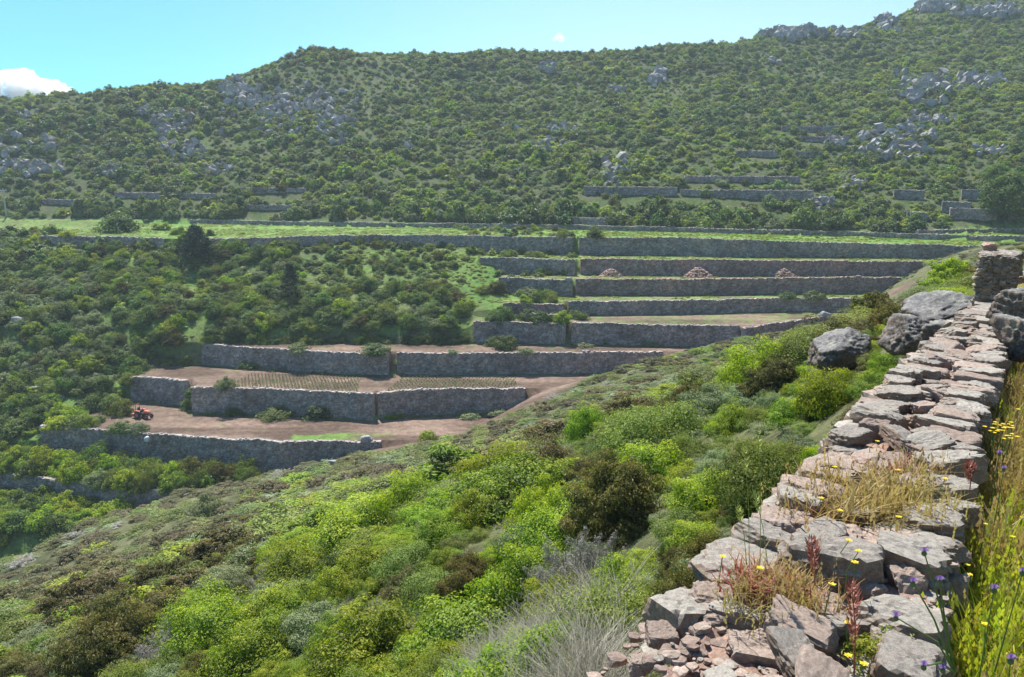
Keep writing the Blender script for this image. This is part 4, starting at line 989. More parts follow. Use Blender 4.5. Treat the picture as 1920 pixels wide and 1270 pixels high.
KNAME = {'mastic': ('mastic_shrub', 'bright green shrub'), 'heather': ('heather_shrub', 'brown heather'), 'rose': ('rock_rose_shrub', 'pale grey green shrub'),
         'oak': ('evergreen_shrub', 'dark green shrub'), 'broom': ('broom_shrub', 'olive green shrub'), 'spurge': ('spurge_cushion', 'lime green cushion'), 'dry': ('dry_shrub', 'grey dry shrub')}
MARKS_NEAR = [(1180, 900, 'the biggest brown bush'), (945, 870, 'the big round green bush'), (768, 930, 'the second round green bush'), (1100, 790, 'the upright green bush'), (1545, 740, 'the fresh green bush by the wall'), (1275, 695, 'the small dark round bush'),
 (1350, 850, 'the pale cushions'), (1577, 664, 'the lone angular rock'), (1730, 620, 'the dark rock block'), (1638, 790, 'the dark squared wall stone'), (1527, 912, 'the grey stone on the wall edge'), (1385, 1040, 'the pale flat wall stone'), (1250, 1130, 'the collapsed wall end'), (1080, 1180, 'the bleached dry grass'),
 (600, 1170, 'the buff flowered shrub'), (445, 1100, 'the pale cushion by the dry bush'), (625, 1070, 'the small dark bush amid lime foliage'), (355, 1160, 'the grey dry bush'), (215, 1200, 'the darkest heather clump'), (880, 1110, 'the rusty heather clump'), (60, 1240, 'the bottom left corner'), (60, 1130, 'the left frame edge above the corner'),
 (330, 1040, 'the grassy dip on the lower left slope'), (700, 1230, 'the lime bush at the bottom edge'), (1430, 910, 'the dense dark green bush'), (1455, 720, 'the olive bush above the cushions'), (1790, 510, 'the brightest yellow green bush')]
MARKS_CREST = [(60, 1080, 'the gully at the left edge'), (200, 1020, 'the lower shrub band'), (388, 950, 'the grey green airy bush'), (520, 905, 'the red earth bank'), (640, 870, 'the end of the lowest wall'), (803, 815, 'the lone green bush by the field'), (940, 790, 'the bend of the dirt path'), (1060, 735, 'the right vineyard plot'), (1200, 690, 'the dirt path'),
 (1330, 655, 'the top of the dirt path'), (1460, 625, 'the slanting wall by the path'), (1600, 590, 'the round bush at the path end'), (1700, 540, 'the feathery bushes')]
MARKS_FAR = [(222, 420, 'the large dark bush on the grass'), (100, 460, 'the wall half buried in bushes'), (60, 540, 'the grey shrubs at the left edge'), (370, 455, 'the dark broad conifer'), (546, 530, 'the dark pointed fir'), (300, 540, 'the bright grassy gap'), (440, 615, 'the lone round dark bush'), (100, 620, 'the pale rocks of the left hillside'),
 (250, 640, 'the middle of the left thicket'), (110, 740, 'the whitish rocks'), (290, 700, 'the short high wall'), (190, 765, 'the bright white rock'), (640, 480, 'the long blue grey wall'), (700, 560, 'the heart of the middle thicket'), (840, 600, 'the edge of the glade'), (640, 630, 'the sloping vineyard wall'), (880, 500, 'the grassy glade'),
 (60, 860, 'the lowest wall, left end'), (180, 850, 'the lowest wall, below the tractor'), (370, 880, 'the olive toned shrub band'), (80, 950, 'the low shaded wall'), (200, 980, 'the dark gully'), (1000, 540, 'the short shaded wall'), (1150, 560, 'the wall gap'), (1307, 530, 'the middle stone heap'), (1500, 580, 'the path end mounds'), (1090, 640, 'the stone platform'), (900, 700, 'the right vineyard plot'), (500, 700, 'the left vineyard plot'), (500, 780, 'the tall ruined wall'), (800, 780, 'the dirt path foot'), (1400, 470, 'the long high wall')]
def region(u, v, D):
    M_ = MARKS_FAR if D > 70 else MARKS_CREST if D > 34 else MARKS_NEAR
    q = min(M_, key=lambda m: (m[0]-u)**2+((m[1]-v)*1.6)**2); dv = v-q[1]; du = u-q[0]
    if abs(du)+abs(dv) < 26: rel = 'right at'
    elif abs(dv)*1.3 > abs(du): rel = 'below' if dv > 0 else 'above'
    else: rel = 'just right of' if du > 0 else 'just left of'
    return rel+' '+q[2]
S_ = SHRUBS; pos = np.array([[q[1], q[2], q[3]] for q in S_]); R__ = np.array([q[4] for q in S_]); Dm = np.linalg.norm(pos, axis=1)
vis = visible(pos, 0.5)|np.array([q[6] is not None for q in S_]); U_, V_, _ = project(pos+[0, 0, 0.3])
app = np.where(vis, R__/Dm, 0.0)+np.array([1.0 if q[6] else 0 for q in S_])
for kd, (nm, desc) in KNAME.items():
    ids = [i for i in range(len(S_)) if S_[i][0] == kd]; ids.sort(key=lambda i: -app[i])
    rest = []; nind = 0
    for i in ids:
        _k, x, y, z, R_, hf, lab, sd = S_[i]; rr = random.Random(sd); D = Dm[i]
        if nind < 298 and vis[i]:
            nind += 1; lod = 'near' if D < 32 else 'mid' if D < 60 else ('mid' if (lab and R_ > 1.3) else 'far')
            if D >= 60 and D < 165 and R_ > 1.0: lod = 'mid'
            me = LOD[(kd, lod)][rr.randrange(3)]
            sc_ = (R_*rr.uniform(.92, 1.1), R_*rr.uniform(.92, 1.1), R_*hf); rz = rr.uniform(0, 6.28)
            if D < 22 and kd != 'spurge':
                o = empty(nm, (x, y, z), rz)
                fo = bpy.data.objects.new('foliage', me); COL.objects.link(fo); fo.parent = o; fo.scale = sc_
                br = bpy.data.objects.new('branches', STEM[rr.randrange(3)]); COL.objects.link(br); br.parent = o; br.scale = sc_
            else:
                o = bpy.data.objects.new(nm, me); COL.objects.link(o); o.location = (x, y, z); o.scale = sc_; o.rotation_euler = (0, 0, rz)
            if lab: tag(o, lab, 'shrub')
            else:
                rg = region(U_[i], V_[i], D)
                size = 'small ' if R_/D < 0.012 and D > 30 or (D <= 30 and R_ < 0.4) else ''
                tag(o, size+desc+' '+rg, 'shrub', size+desc+(' clumps ' if desc.endswith('heather') else 's ')+rg)
        else: rest.append(i)
    if rest:
        rr = np.random.default_rng(5); q = np.array(rest)
        lodi = np.where(Dm[q] < 26, 0, np.where(Dm[q] < 60, 1, 2)); lodi = np.where((Dm[q] > 80) & (R__[q] > 1.2), 1, lodi)
        protos = LOD[(kd, 'near')]+LOD[(kd, 'mid')]+LOD[(kd, 'far')]
        hf = np.array([S_[i][5] for i in rest])
        scatter_stuff(nm.replace('_shrub', '')+'_undergrowth' if nm.endswith('shrub') else 'spurge_undergrowth', desc+'s too small to tell apart, filling the slopes between the bigger ones', protos, pos[q], np.c_[R__[q], R__[q], R__[q]*hf],
                      np.c_[np.zeros(len(q)), np.zeros(len(q)), rr.uniform(0, 6.28, len(q))], lodi*3+rr.integers(0, 3, len(q)))
print('SHRUBS', len(S_), {k_: sum(1 for q in S_ if q[0] == k_) for k_ in KNAME}, 'visible', int(vis.sum()))

# ------------------------------------------------------------------ far hillside scrub, one mass
def hill_scrub():
    x, y, r_ = grid_pts(-330, 330, 158, 420, 1.7, 51)
    ok = (np.abs(x) < 0.70*y+8); x, y = x[ok], y[ok]
    H_, zn, lv, m_, Fz, nr_ = surface(x, y); u, v, _q = project(np.c_[x, y, H_])
    ok = (zn == 1) | ((zn == 3) & (y > wall_y(9, x)+1.0)); ok &= y > wall_y(9, x)+2.2
    n1 = noise_pick(x, y, 16, 240)+0.5*noise_pick(x, y, 6, 241); rock_ = np.zeros(len(x), bool)
    dens = np.where(n1 < -0.36, 0.72, 0.96)
    # pale footpath through the scrub and the grassy strips of old terraces
    for ua, ub, va, vb in ((1470, 1590, 243, 256), (1470, 1540, 266, 282), (1375, 1470, 290, 300), (1280, 1480, 314, 328)):
        dens = np.where((u > ua) & (u < ub) & (v > va) & (v < vb), 0.5, dens)
    for xa, xb, yw in HILLPTS: dens = np.where((x > xa-.5) & (x < xb+.5) & (y > yw-4.5) & (y < yw+.9), 0.12, dens)
    ok &= r_.random(len(x)) < dens; x, y, H_, u, v, n1 = x[ok], y[ok], H_[ok], u[ok], v[ok], n1[ok]
    pos_ = np.c_[x, y, H_]; vs = visible(pos_, 0.9, 22); pos_, u, v, n1 = pos_[vs], u[vs], v[vs], n1[vs]; n = len(pos_)
    order = ['oak', 'broom', 'mastic', 'rose', 'heather']; protos = sum([LOD[(k_, 'far')] for k_ in order], [])
    kd = r_.choice(5, n, p=[0.30, 0.34, 0.16, 0.15, 0.05])
    y_ = noise_pick(pos_[:, 0], pos_[:, 1]*1.5, 22, 250)+0.35*noise_pick(pos_[:, 0], pos_[:, 1], 5, 251)
    kd = np.where((y_ > 0.06) & (r_.random(n) < 0.75), r_.choice([1, 2, 2, 3], n), kd)
    rad = (0.55+1.25*r_.random(n)**1.7)*(1+0.35*np.clip(noise_pick(pos_[:, 0], pos_[:, 1], 14, 270)*2, -.6, 1))*np.where(v < 200, 0.85, 1.0)*(1+0.25*(kd == 0)); hf = r_.uniform(0.75, 1.3, n)
    # taller dark hedge-like rows just above the track
    row = (pos_[:, 1] < wall_y(9, pos_[:, 0])+9); rad = np.where(row, rad*1.15, rad); hf = np.where(row, hf*1.25, hf); kd = np.where(row & (r_.random(n) < .6), 0, kd)
    print('HILL', n)
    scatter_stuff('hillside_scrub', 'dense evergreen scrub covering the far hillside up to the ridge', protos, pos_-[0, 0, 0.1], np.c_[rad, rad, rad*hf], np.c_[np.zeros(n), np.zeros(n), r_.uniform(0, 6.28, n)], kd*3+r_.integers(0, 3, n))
hill_scrub()
# ------------------------------------------------------------------ trees one can tell apart
def conifer(u, v, wpx, hpx, label, seed, kind='pine', lay=9, D0=70, name='pine_tree'):
    p = cast(u, v, D0); D = p[1]; Hh = hpx/F_PX*D; R_ = wpx/2/F_PX*D; r_ = np.random.default_rng(seed)
    root = empty(name, p); tag(root, label, 'tree')
    Vs = []; 
    n_cl = 150; t = r_.random(n_cl)**0.8; a = r_.uniform(0, 6.283, n_cl)
    prof = (np.clip((1-t)*1.35, 0, 1)**0.7)*(0.55+0.45*np.clip(t*6, 0, 1)) if kind == 'pine' else np.sqrt(np.clip(1-(2*t-0.9)**2, 0.02, 1))
    rad = R_*prof*r_.uniform(0.45, 1.05, n_cl); C = np.c_[np.cos(a)*rad, np.sin(a)*rad, Hh*(0.08+0.9*t)]
    per = 42; k = np.repeat(np.arange(n_cl), per); q = unit(r_.normal(size=(len(k), 3))); cr = R_*(0.24 if kind == 'pine' else 0.3)
    Pp = C[k]+q*cr*r_.uniform(.4, 1.1, (len(k), 1))*[1, 1, .6]; N = unit(q+[0, 0, .4]+r_.normal(size=(len(k), 3))*.4)
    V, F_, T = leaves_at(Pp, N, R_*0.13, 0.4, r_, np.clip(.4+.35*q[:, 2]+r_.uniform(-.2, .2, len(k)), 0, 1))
    mesh_obj('crown', V, F_, LM[kind if kind in LM else 'oak'], root, attrs={'tone': T})
    n = 8; rings = []
    for i in range(7):
        tt = i/6; w = R_*0.09*(1-tt*0.85); rings += [(math.cos(b)*w+0.04*math.sin(i), math.sin(b)*w, -0.4+tt*Hh*0.9) for b in np.linspace(0, 6.283, n, endpoint=False)]
    Fs = [[i*n+j, i*n+(j+1) % n, (i+1)*n+(j+1) % n, (i+1)*n+j] for i in range(6) for j in range(n)]
    mesh_obj('trunk', rings, np.array(Fs), M_BARK, root)
    return root
conifer(370, 487, 62, 64, 'dark broad conifer standing alone at the left end of the long terrace wall', 1)
conifer(546, 566, 44, 74, 'dark pointed fir rising out of the middle thicket', 2)
conifer(1893, 412, 100, 84, 'large dark olive tree at the far right end of the upper terraces', 3, 'oak', name='olive_tree', D0=140)
conifer(1856, 402, 40, 56, 'dark slim fir just left of the large dark olive tree', 4, D0=140)
conifer(1868, 345, 46, 34, 'dark round fir on the slope above the large dark olive tree', 5, 'oak', name='fir_tree', D0=150)
conifer(82, 190, 7, 11, 'tiny lone tree on the skyline beneath the white cloud', 6, 'oak', name='small_tree', D0=150)

# ------------------------------------------------------------------ rocky outcrops on the hill
def crag_block(seed):
    q = np.random.default_rng(seed); V = np.array([[x_, y_, z_] for z_ in (-1, .1, 1) for y_ in (-1, 1) for x_ in (-1, 1)], float)
    V[:, :2] *= np.where(V[:, 2:3] > .5, q.uniform(.35, .8), np.where(V[:, 2:3] > 0, 1.0, 1.1)); V += q.uniform(-.3, .3, V.shape)
    Fq = [(0, 1, 3, 2)[::-1], (8, 9, 11, 10)]
    for a_ in (0, 4): Fq += [(a_, a_+1, a_+5, a_+4), (a_+1, a_+3, a_+7, a_+5), (a_+3, a_+2, a_+6, a_+7), (a_+2, a_, a_+4, a_+6)]
    return V*0.85, np.array([t_ for f in Fq for t_ in ((f[0], f[1], f[2]), (f[0], f[2], f[3]))])
CRAGS = [crag_block(i) for i in range(12)]
def outcrop(u, v, wpx, hpx, n, label, seed, big=1.0):
    r_ = np.random.default_rng(seed); ps = []; tn = []; c0 = cast(u, v, 150)
    for i in range(int(n*2.6)):
        a, b = r_.normal(0, .30, 2).clip(-.6, .6); p = cast(u+a*wpx, v+b*hpx, 150)
        if abs(p[1]-c0[1]) > 60: continue
        s_ = r_.uniform(0.5, 1.5)**1.4*big*p[1]/F_PX*3.1; vv, f_ = CRAGS[(seed+i*5) % 12]; az_ = r_.uniform(0, 6.28); vv = np.stack([vv[:, 0]*math.cos(az_)-vv[:, 1]*math.sin(az_), vv[:, 0]*math.sin(az_)+vv[:, 1]*math.cos(az_), vv[:, 2]], 1)
        vv = vv*[s_*1.25, s_*.8, s_*r_.uniform(.7, 1.5)]; an = r_.uniform(-.9, .9); ca, sa = math.cos(an), math.sin(an)
        vv = np.stack([vv[:, 0]*ca-vv[:, 2]*sa, vv[:, 1], vv[:, 0]*sa+vv[:, 2]*ca], 1)
        ps.append((vv+p-c0+[0, -.5, s_*.4+.45], f_)); tn.append(np.full(len(vv), r_.uniform(.2, 1)))
    V, Fc = joined(ps); o = mesh_obj('rock_outcrop', V, Fc, M_HILLROCK, attrs={'tone': np.concatenate(tn)}); o.location = [float(q) for q in c0]
    tag(o, label, None, None, 'stuff')
for i, a in enumerate([
 (545, 205, 210, 80, 75, 'widest blue grey rock field under the rounded summit', 1.15), (450, 172, 60, 36, 22, 'blue grey rocks on the ridge shoulder, upper left of the widest rock field', 1.1),
 (630, 240, 60, 50, 16, 'scattered grey rocks at the right tip of the widest rock field', 1.0),
 (318, 240, 70, 46, 26, 'brightest pale rocks on the left slope', 1.3), (350, 285, 70, 26, 16, 'darker rocks just below the brightest pale ones', 1.2), (272, 205, 30, 18, 7, 'small pale rocks above the brightest ones', .8),
 (95, 275, 24, 34, 8, 'upright grey rock on the far left slope', 1.3), (22, 275, 60, 60, 14, 'grey rocks at the left frame edge, halfway up the slope', 1.1), (60, 320, 90, 26, 18, 'pale rocks low on the far left slope', 1.2),
 (205, 325, 40, 16, 8, 'pale flat rocks low on the slope, right of the far left ones', 1.1), (400, 322, 60, 18, 12, 'low pale rocks below the darker ones', .9),
 (45, 220, 50, 18, 8, 'small grey rocks just under the left skyline', .8),
 (1020, 130, 30, 14, 6, 'dark small rocks near the middle skyline', 1.1), (1237, 148, 30, 26, 8, 'blue grey knob of rock below the middle skyline', 1.5), (1153, 170, 26, 14, 6, 'small mauve rocks left of the blue grey knob', .9),
 (953, 240, 36, 16, 7, 'pale rocks at the middle of the hill', .9), (1055, 243, 60, 18, 12, 'bluish rocks right of the pale mid hill ones', 1.0), (1030, 280, 60, 22, 12, 'larger mauve rocks under the bluish ones', 1.1),
 (757, 275, 26, 16, 5, 'few pale rocks left of the hill centre', .8), (1150, 325, 30, 44, 10, 'tall grey rock rib above the longest high wall', 1.5),
 (1470, 68, 120, 16, 34, 'dark blue cliff band just under the dip of the skyline', 1.5), (1600, 62, 70, 18, 16, 'pale crags between the cliff band and the pointed crag', 1.1), (1655, 44, 42, 28, 14, 'pointed crag standing on the skyline', 1.6),
 (1740, 12, 90, 18, 26, 'dark rocky top at the right skyline', 1.6), (1860, 24, 120, 18, 26, 'blue grey rock band near the top right corner', 1.3),
 (1450, 118, 30, 8, 4, 'small rocks under the cliff band', .9), (1735, 170, 90, 50, 30, 'large blue grey crag on the right slope', 1.5), (1840, 155, 70, 26, 16, 'dark crag right of the large blue grey one', 1.3), (1740, 225, 80, 22, 16, 'pale rocks below the large blue grey crag', .9),
 (1680, 272, 110, 50, 40, 'mossy grey rock outcrop above the far terraces', 1.5), (1560, 268, 40, 18, 9, 'pale boulders between the wall remnants and the mossy outcrop', 1.0), (1600, 345, 50, 24, 10, 'pale stones above the end of the long high wall', .9),
 (1530, 385, 60, 22, 14, 'white stones along the stony track', .9), (1850, 285, 60, 14, 10, 'pale stones near the right edge, above the dark fir', .9)]):
    outcrop(*a[:5], a[5], 300+i, a[6])
# pale rocks showing in the left thicket
def loose_rock(u, v, w, label, seed, mat=None, D0=70):
    p = cast(u, v, D0); s_ = w/2/F_PX*p[1]; V, F_ = rock(3, seed, 9, 26, .08); o = mesh_obj('rock', V*[s_, s_*.8, s_*.8], F_, mat or M_HILLROCK, smooth=True, attrs={'tone': np.full(len(V), .9)})
    o.location = [float(q) for q in p+[0, 0, s_*.3]]; tag(o, label, 'rock')
for a in [(35, 605, 26, 'pale rock amid grey green bushes on the far left hillside', 1), (62, 690, 22, 'pale rock half hidden in the left hillside thicket', 2), (70, 735, 24, 'whitish rock low in the left hillside thicket', 3), (112, 748, 16, 'small whitish rock right of the bigger one in the left thicket', 4),
          (191, 763, 12, 'small bright white rock beside the brown field', 5), (1065, 535, 12, 'white stone in the gap between two terrace walls', 6), (1607, 539, 10, 'white stone at the foot of a wall near the path end', 7), (1545, 596, 22, 'pale stone on the bushy crest by the path end', 8),
          (1007, 638, 10, 'pale round stone on the low stone platform', 9), (1102, 682, 10, 'pale stone at the wall foot beside the dirt path', 10), (1094, 693, 9, 'small pale stone under the wall, near the dirt path', 11), (625, 870, 16, 'grey stone under the end of the lowest wall', 12), (690, 838, 24, 'dark stone at the ruined right end of the lowest wall', 13),
          (1160, 772, 90, 'flat pale green lit ledge among the shrubs of the near slope', 14)][:-1]: loose_rock(*a)

# stone platform in front of the short tall wall
hill_wall(984, 1046, 642, 642, 0.9, 'low stone platform with a pale round stone in front of the short tall wall')

# ------------------------------------------------------------------ three heaps of broken stone
def heap(u, v, wpx, hpx, label, seed):
    p = cast(u, v, 70); p[1] -= 0.6; R_ = wpx/2/F_PX*p[1]; Hh = hpx/F_PX*p[1]; r_ = np.random.default_rng(seed); ps = []; tn = []
    for i in range(420):
        a = r_.uniform(0, 6.283); q = r_.random()**0.5; h = Hh*(1-q**1.3)*r_.uniform(.92, 1.05); vv, f_ = ROCKS_LO[i % 8]; s_ = r_.uniform(.10, .24)
        ps.append((vv*[s_*1.3, s_, s_*.8]+[math.cos(a)*q*R_, math.sin(a)*q*R_*.55, h-.05], f_)); tn.append(np.full(len(vv), r_.uniform(.2, 1)))
    V, Fc = joined(ps); o = mesh_obj('stone_heap', V, Fc, M_PILE, attrs={'tone': np.concatenate(tn)}); o.location = [float(q) for q in p]; tag(o, label, 'stone heap', 'heaps of reddish stone')
heap(1145, 517, 46, 14, 'smallest heap of reddish stones, nearest the wall gap', 1)
heap(1307, 518, 58, 17, 'middle and biggest of the three heaps of reddish stones', 2)
heap(1467, 518, 48, 15, 'heap of reddish stones furthest from the wall gap', 3)

# ------------------------------------------------------------------ small red tractor on the brown field
def tractor():
    import bmesh
    p = cast(270, 784, 70); root = empty('tractor', p, math.radians(-20)); tag(root, 'small faded red tractor parked on the brown field under the short high wall', 'tractor')
    def mt(name, c, r=0.5):
        b = NM(name); q = b.n('ShaderNodeBsdfPrincipled', Roughness=r); nz = b.n('ShaderNodeTexNoise', Scale=6.0, Detail=4.0)
        b.link(b.mix(tuple(x*0.75 for x in c), tuple(min(1, x*1.2) for x in c), nz.outputs[0]), q.inputs['Base Color']); b.link(q.outputs[0], b.out.inputs[0]); return b.m
    red = mt('faded_red_paint', (0.55, 0.10, 0.06)); dark = mt('black_rubber', (0.03, 0.03, 0.03), .8); pale = mt('dusty_pale_metal', (0.6, 0.55, 0.5)); 
    def box(name, c, s_, m, bev=0.05, parent=root, taper=1.0):
        bm = bmesh.new(); bmesh.ops.create_cube(bm, size=1.0)
        for vt in bm.verts:
            k_ = taper if vt.co.x > 0 else 1.0; vt.co = Vector((vt.co.x*s_[0]+c[0], vt.co.y*s_[1]*k_+c[1], vt.co.z*s_[2]*(k_ if vt.co.z > 0 else 1)+c[2]))
        bmesh.ops.bevel(bm, geom=bm.edges[:], offset=bev, segments=2, affect='EDGES'); me = bpy.data.meshes.new(name); bm.to_mesh(me); bm.free(); me.materials.append(m)
        o = bpy.data.objects.new(name, me); COL.objects.link(o); o.parent = parent; return o
    def wheel(x, y, r, w):
        bm = bmesh.new(); bmesh.ops.create_cone(bm, cap_ends=True, segments=20, radius1=r, radius2=r, depth=w); bmesh.ops.rotate(bm, verts=bm.verts[:], matrix=Matrix.Rotation(math.pi/2, 3, 'X')); bmesh.ops.translate(bm, verts=bm.verts[:], vec=(x, y, r))
        bmesh.ops.bevel(bm, geom=[e for e in bm.edges], offset=w*.16, segments=2, affect='EDGES')
        me = bpy.data.meshes.new('wheel'); bm.to_mesh(me); bm.free(); me.materials.append(dark); o = bpy.data.objects.new('wheel', me); COL.objects.link(o); o.parent = root
        bm = bmesh.new(); bmesh.ops.create_cone(bm, cap_ends=True, segments=14, radius1=r*.5, radius2=r*.5, depth=w*1.06); bmesh.ops.rotate(bm, verts=bm.verts[:], matrix=Matrix.Rotation(math.pi/2, 3, 'X')); bmesh.ops.translate(bm, verts=bm.verts[:], vec=(x, y, r))
        me = bpy.data.meshes.new('rim'); bm.to_mesh(me); bm.free(); me.materials.append(red); q = bpy.data.objects.new('rim', me); COL.objects.link(q); q.parent = o
    box('chassis', (0.1, 0, .55), (1.7, .35, .25), dark); box('hood', (.65, 0, .85), (1.0, .5, .42), red, .08, taper=.85); box('seat', (-.55, 0, .98), (.4, .45, .12), dark); box('backrest', (-.76, 0, 1.2), (.08, .45, .4), dark)
    for sy in (-1, 1):
        wheel(-.55, sy*.52, .5, .28); wheel(.85, sy*.45, .3, .18); box('fender', (-.5, sy*.5, 1.04), (.8, .3, .06), red, .02); box('roll_bar_post', (-.9, sy*.35, 1.35), (.06, .06, .9), red, .01)
    box('roll_bar_top', (-.9, 0, 1.82), (.06, .76, .06), red, .01); box('steering_column', (-.05, 0, 1.12), (.05, .05, .35), dark, .01); box('steering_wheel', (-.1, 0, 1.3), (.1, .36, .03), dark, .01); box('tiller', (-1.3, 0, .4), (.5, 1.15, .4), red, .06); box('headlight', (1.16, 0, .85), (.04, .3, .1), pale, .01)
tractor()
# pale sack hanging over the lowest wall
p = Pz(277, 818, Z[1]-0.1); V, F_ = rock(3, 77, 6, 9, .06); V = V*[.28, .2, .42]
bs = NM('white_sacking'); q_ = bs.n('ShaderNodeBsdfPrincipled', Roughness=0.8); q_.inputs['Base Color'].default_value = (.62, .66, .70, 1); bs.link(q_.outputs[0], bs.out.inputs[0])
o = mesh_obj('sack', V, F_, bs.m, smooth=True); o.location = [float(a) for a in p-[0, .35, .25]]; tag(o, 'pale sack hanging over the rim of the lowest wall near the tractor', 'sack')

# utility pole far left
def pole():
    p = cast(12, 405, 120); Hh = 50/F_PX*p[1]; root = empty('utility_pole', p); tag(root, 'thin pale utility pole at the upper edge of the grass field, far left', 'utility pole')
    b = NM('weathered_pole'); q = b.n('ShaderNodeBsdfPrincipled', Roughness=.8); q.inputs['Base Color'].default_value = (.45, .46, .44, 1); b.link(q.outputs[0], b.out.inputs[0])
    def cyl(name, a, c, r0, r1):
        a = np.array(a, float); c = np.array(c, float); d = unit(c-a); u_ = unit(np.cross(d, [.3, 1, .1])); w = np.cross(d, u_); n = 10
        V = [a+(u_*math.cos(t)+w*math.sin(t))*r0 for t in np.linspace(0, 6.283, n, endpoint=False)]+[c+(u_*math.cos(t)+w*math.sin(t))*r1 for t in np.linspace(0, 6.283, n, endpoint=False)]
        mesh_obj(name, V, [[i, (i+1) % n, n+(i+1) % n, n+i] for i in range(n)]+[list(range(n))[::-1], list(range(n, 2*n))], b.m, root)
    cyl('post', (0, 0, -.5), (0, 0, Hh), .2, .13); cyl('crossarm', (-.8, 0, Hh-.5), (.8, 0, Hh-.5), .08, .08)
    for x in (-.7, 0.5, .7): cyl('insulator', (x, 0, Hh-.45), (x, 0, Hh-.15), .07, .05)
pole()

# ------------------------------------------------------------------ vineyard plots on the second terrace
def vines():
    v_, f_, t_ = bush(99, 12, 10, 0.42, cl_r=.34, flat=1.0, core=False); v_ = v_*[.13, .13, .16]+[0, 0, .07]
    sv, sf = twigs(9, 1, .36, .014, 0.0, 0.0, 2); V, F_ = joined([(v_, f_), (sv, sf)]); o = mesh_obj('vine_seedling', V, F_, LM['spurge'], attrs={'tone': np.r_[t_*.4+.6, np.full(len(sv), .6)]}); me = o.data; me.materials[0] = LM['rose']; bpy.data.objects.remove(o)
    pts = []
    for ua, ub, side in ((415, 665, 0), (728, 968, 1)):
        ya = 103.0
        for r_ in range(8):
            y = ya+r_*0.92
            for c_ in range(60):
                x0 = (ua-960)/F_PX*106; x = x0+c_*0.50+r_*0.16
                if (x*F_PX/y+960) > ub: break
                yw2 = float(wall_y(2, np.array([x])))
                yw3 = float(wall_y(3, np.array([x])))
                yy = yw2+1.2+r_*0.95
                if yy > yw3-1.4: continue
                pts.append((x+random.uniform(-.04, .04), yy+random.uniform(-.05, .05), side))
    pts.sort(key=lambda q: q[1]); print('VINES', len(pts)); rest = []
    lab = ('staked vine seedling in the left vineyard plot', 'staked vine seedling in the right vineyard plot')
    for i, (x, y, sd) in enumerate(pts):
        z = Z[2]+0.0
        if i < 298:
            o = bpy.data.objects.new('vine_seedling', me); COL.objects.link(o); o.location = (x, y, z); o.rotation_euler = (0, 0, random.uniform(0, 6)); s_ = random.uniform(1.1, 1.6); o.scale = (s_, s_, s_)
            tag(o, lab[sd], 'vine', 'vine seedlings in the '+('left', 'right')[sd]+' vineyard plot')
        else: rest.append((x, y, z))
    if rest:
        n = len(rest); scatter_stuff('vine_rows', 'farther vine seedlings planted in rows', [me], rest, np.ones((n, 3)), np.zeros((n, 3)), np.zeros(n))
vines()
# ------------------------------------------------------------------ verge: tall grass right of the wall, weeds and flowers
GM = {'green': leaf_mat('green_grass', (0.09, 0.16, 0.02), (0.22, 0.31, 0.03), (0.44, 0.46, 0.07), 0.4), 'straw': leaf_mat('straw_grass', (0.20, 0.17, 0.05), (0.34, 0.28, 0.09), (0.46, 0.38, 0.16), 0.35, (1.1, 1.05, .7)),
      'grey': leaf_mat('bleached_grass', (0.16, 0.145, 0.11), (0.30, 0.28, 0.22), (0.46, 0.44, 0.36), 0.25, (1, 1, .9)), 'red': leaf_mat('red_weed', (0.16, 0.06, 0.04), (0.28, 0.09, 0.06), (0.36, 0.17, 0.10), .3, (1.2, .8, .6))}
def grass_clump(seed, n, h, w, spread, lean, heads=False):
    r_ = np.random.default_rng(seed); segs = 4; Vs = []; Fs = []; T = []; c = 0
    for i in range(n):
        a = r_.uniform(0, 6.283); d = np.array([math.cos(a), math.sin(a), 0]); s_ = np.array([-d[1], d[0], 0]); L = h*r_.uniform(.55, 1.15); ln = lean*r_.uniform(.2, 1.2); b0 = r_.normal(size=2)*spread; ww = w*r_.uniform(.7, 1.3)
        tn = r_.uniform(.1, .9)
        for k in range(segs+1):
            t = k/segs; p = np.r_[b0, 0]+d*ln*L*t*t+np.array([0, 0, L*(t-0.18*ln*t*t)]); wk = ww*(1-t**2)*.5+.0004
            Vs += [p-s_*wk, p+s_*wk]; T += [min(1, tn*.6+.45*t)]*2
        Fs += [[c+2*k, c+2*k+1, c+2*k+3, c+2*k+2] for k in range(segs)]; c += 2*(segs+1)
        if heads and r_.random() < .5:
            for k in range(7):
                q = p-np.array([0, 0, .012*k])+r_.normal(size=3)*.004; Vs += [q+[0, 0, .012], q+s_*.005, q-[0, 0, .006], q-s_*.005]; T += [1, .9, .9, .9]; Fs += [[c, c+1, c+2, c+3]]; c += 4
    return np.array(Vs), np.array(Fs), np.array(T)
CG = [proto_mesh('grass_clump', *grass_clump(10+i, 34, .34, .007, .035, .55, True), GM['green']) for i in range(4)]
CS = [proto_mesh('straw_clump', *grass_clump(20+i, 30, .36, .005, .04, .6, True), GM['straw']) for i in range(3)]
CD = [proto_mesh('bleached_clump', *grass_clump(30+i, 34, .70, .0065, .12, .8, True), GM['grey']) for i in range(3)]
CR = [proto_mesh('red_clump', *grass_clump(40+i, 40, .10, .006, .05, 1.2), GM['red']) for i in range(2)]
CW = [proto_mesh('weed_clump', *grass_clump(50+i, 44, .12, .004, .06, 1.3, True), GM['straw']) for i in range(2)]
CY = [proto_mesh('leafy_clump', *bush(60+i, 26, 22, .17, aspect=.4, flat=.8, cl_r=.26, core=False), GM['green']) for i in range(2)]
def verge_xy(y, off):
    c, t, n, hw = wall_frame(y); return c+n*(hw+off)
r_ = np.random.default_rng(88); pts = []; sc_ = []; ix = []
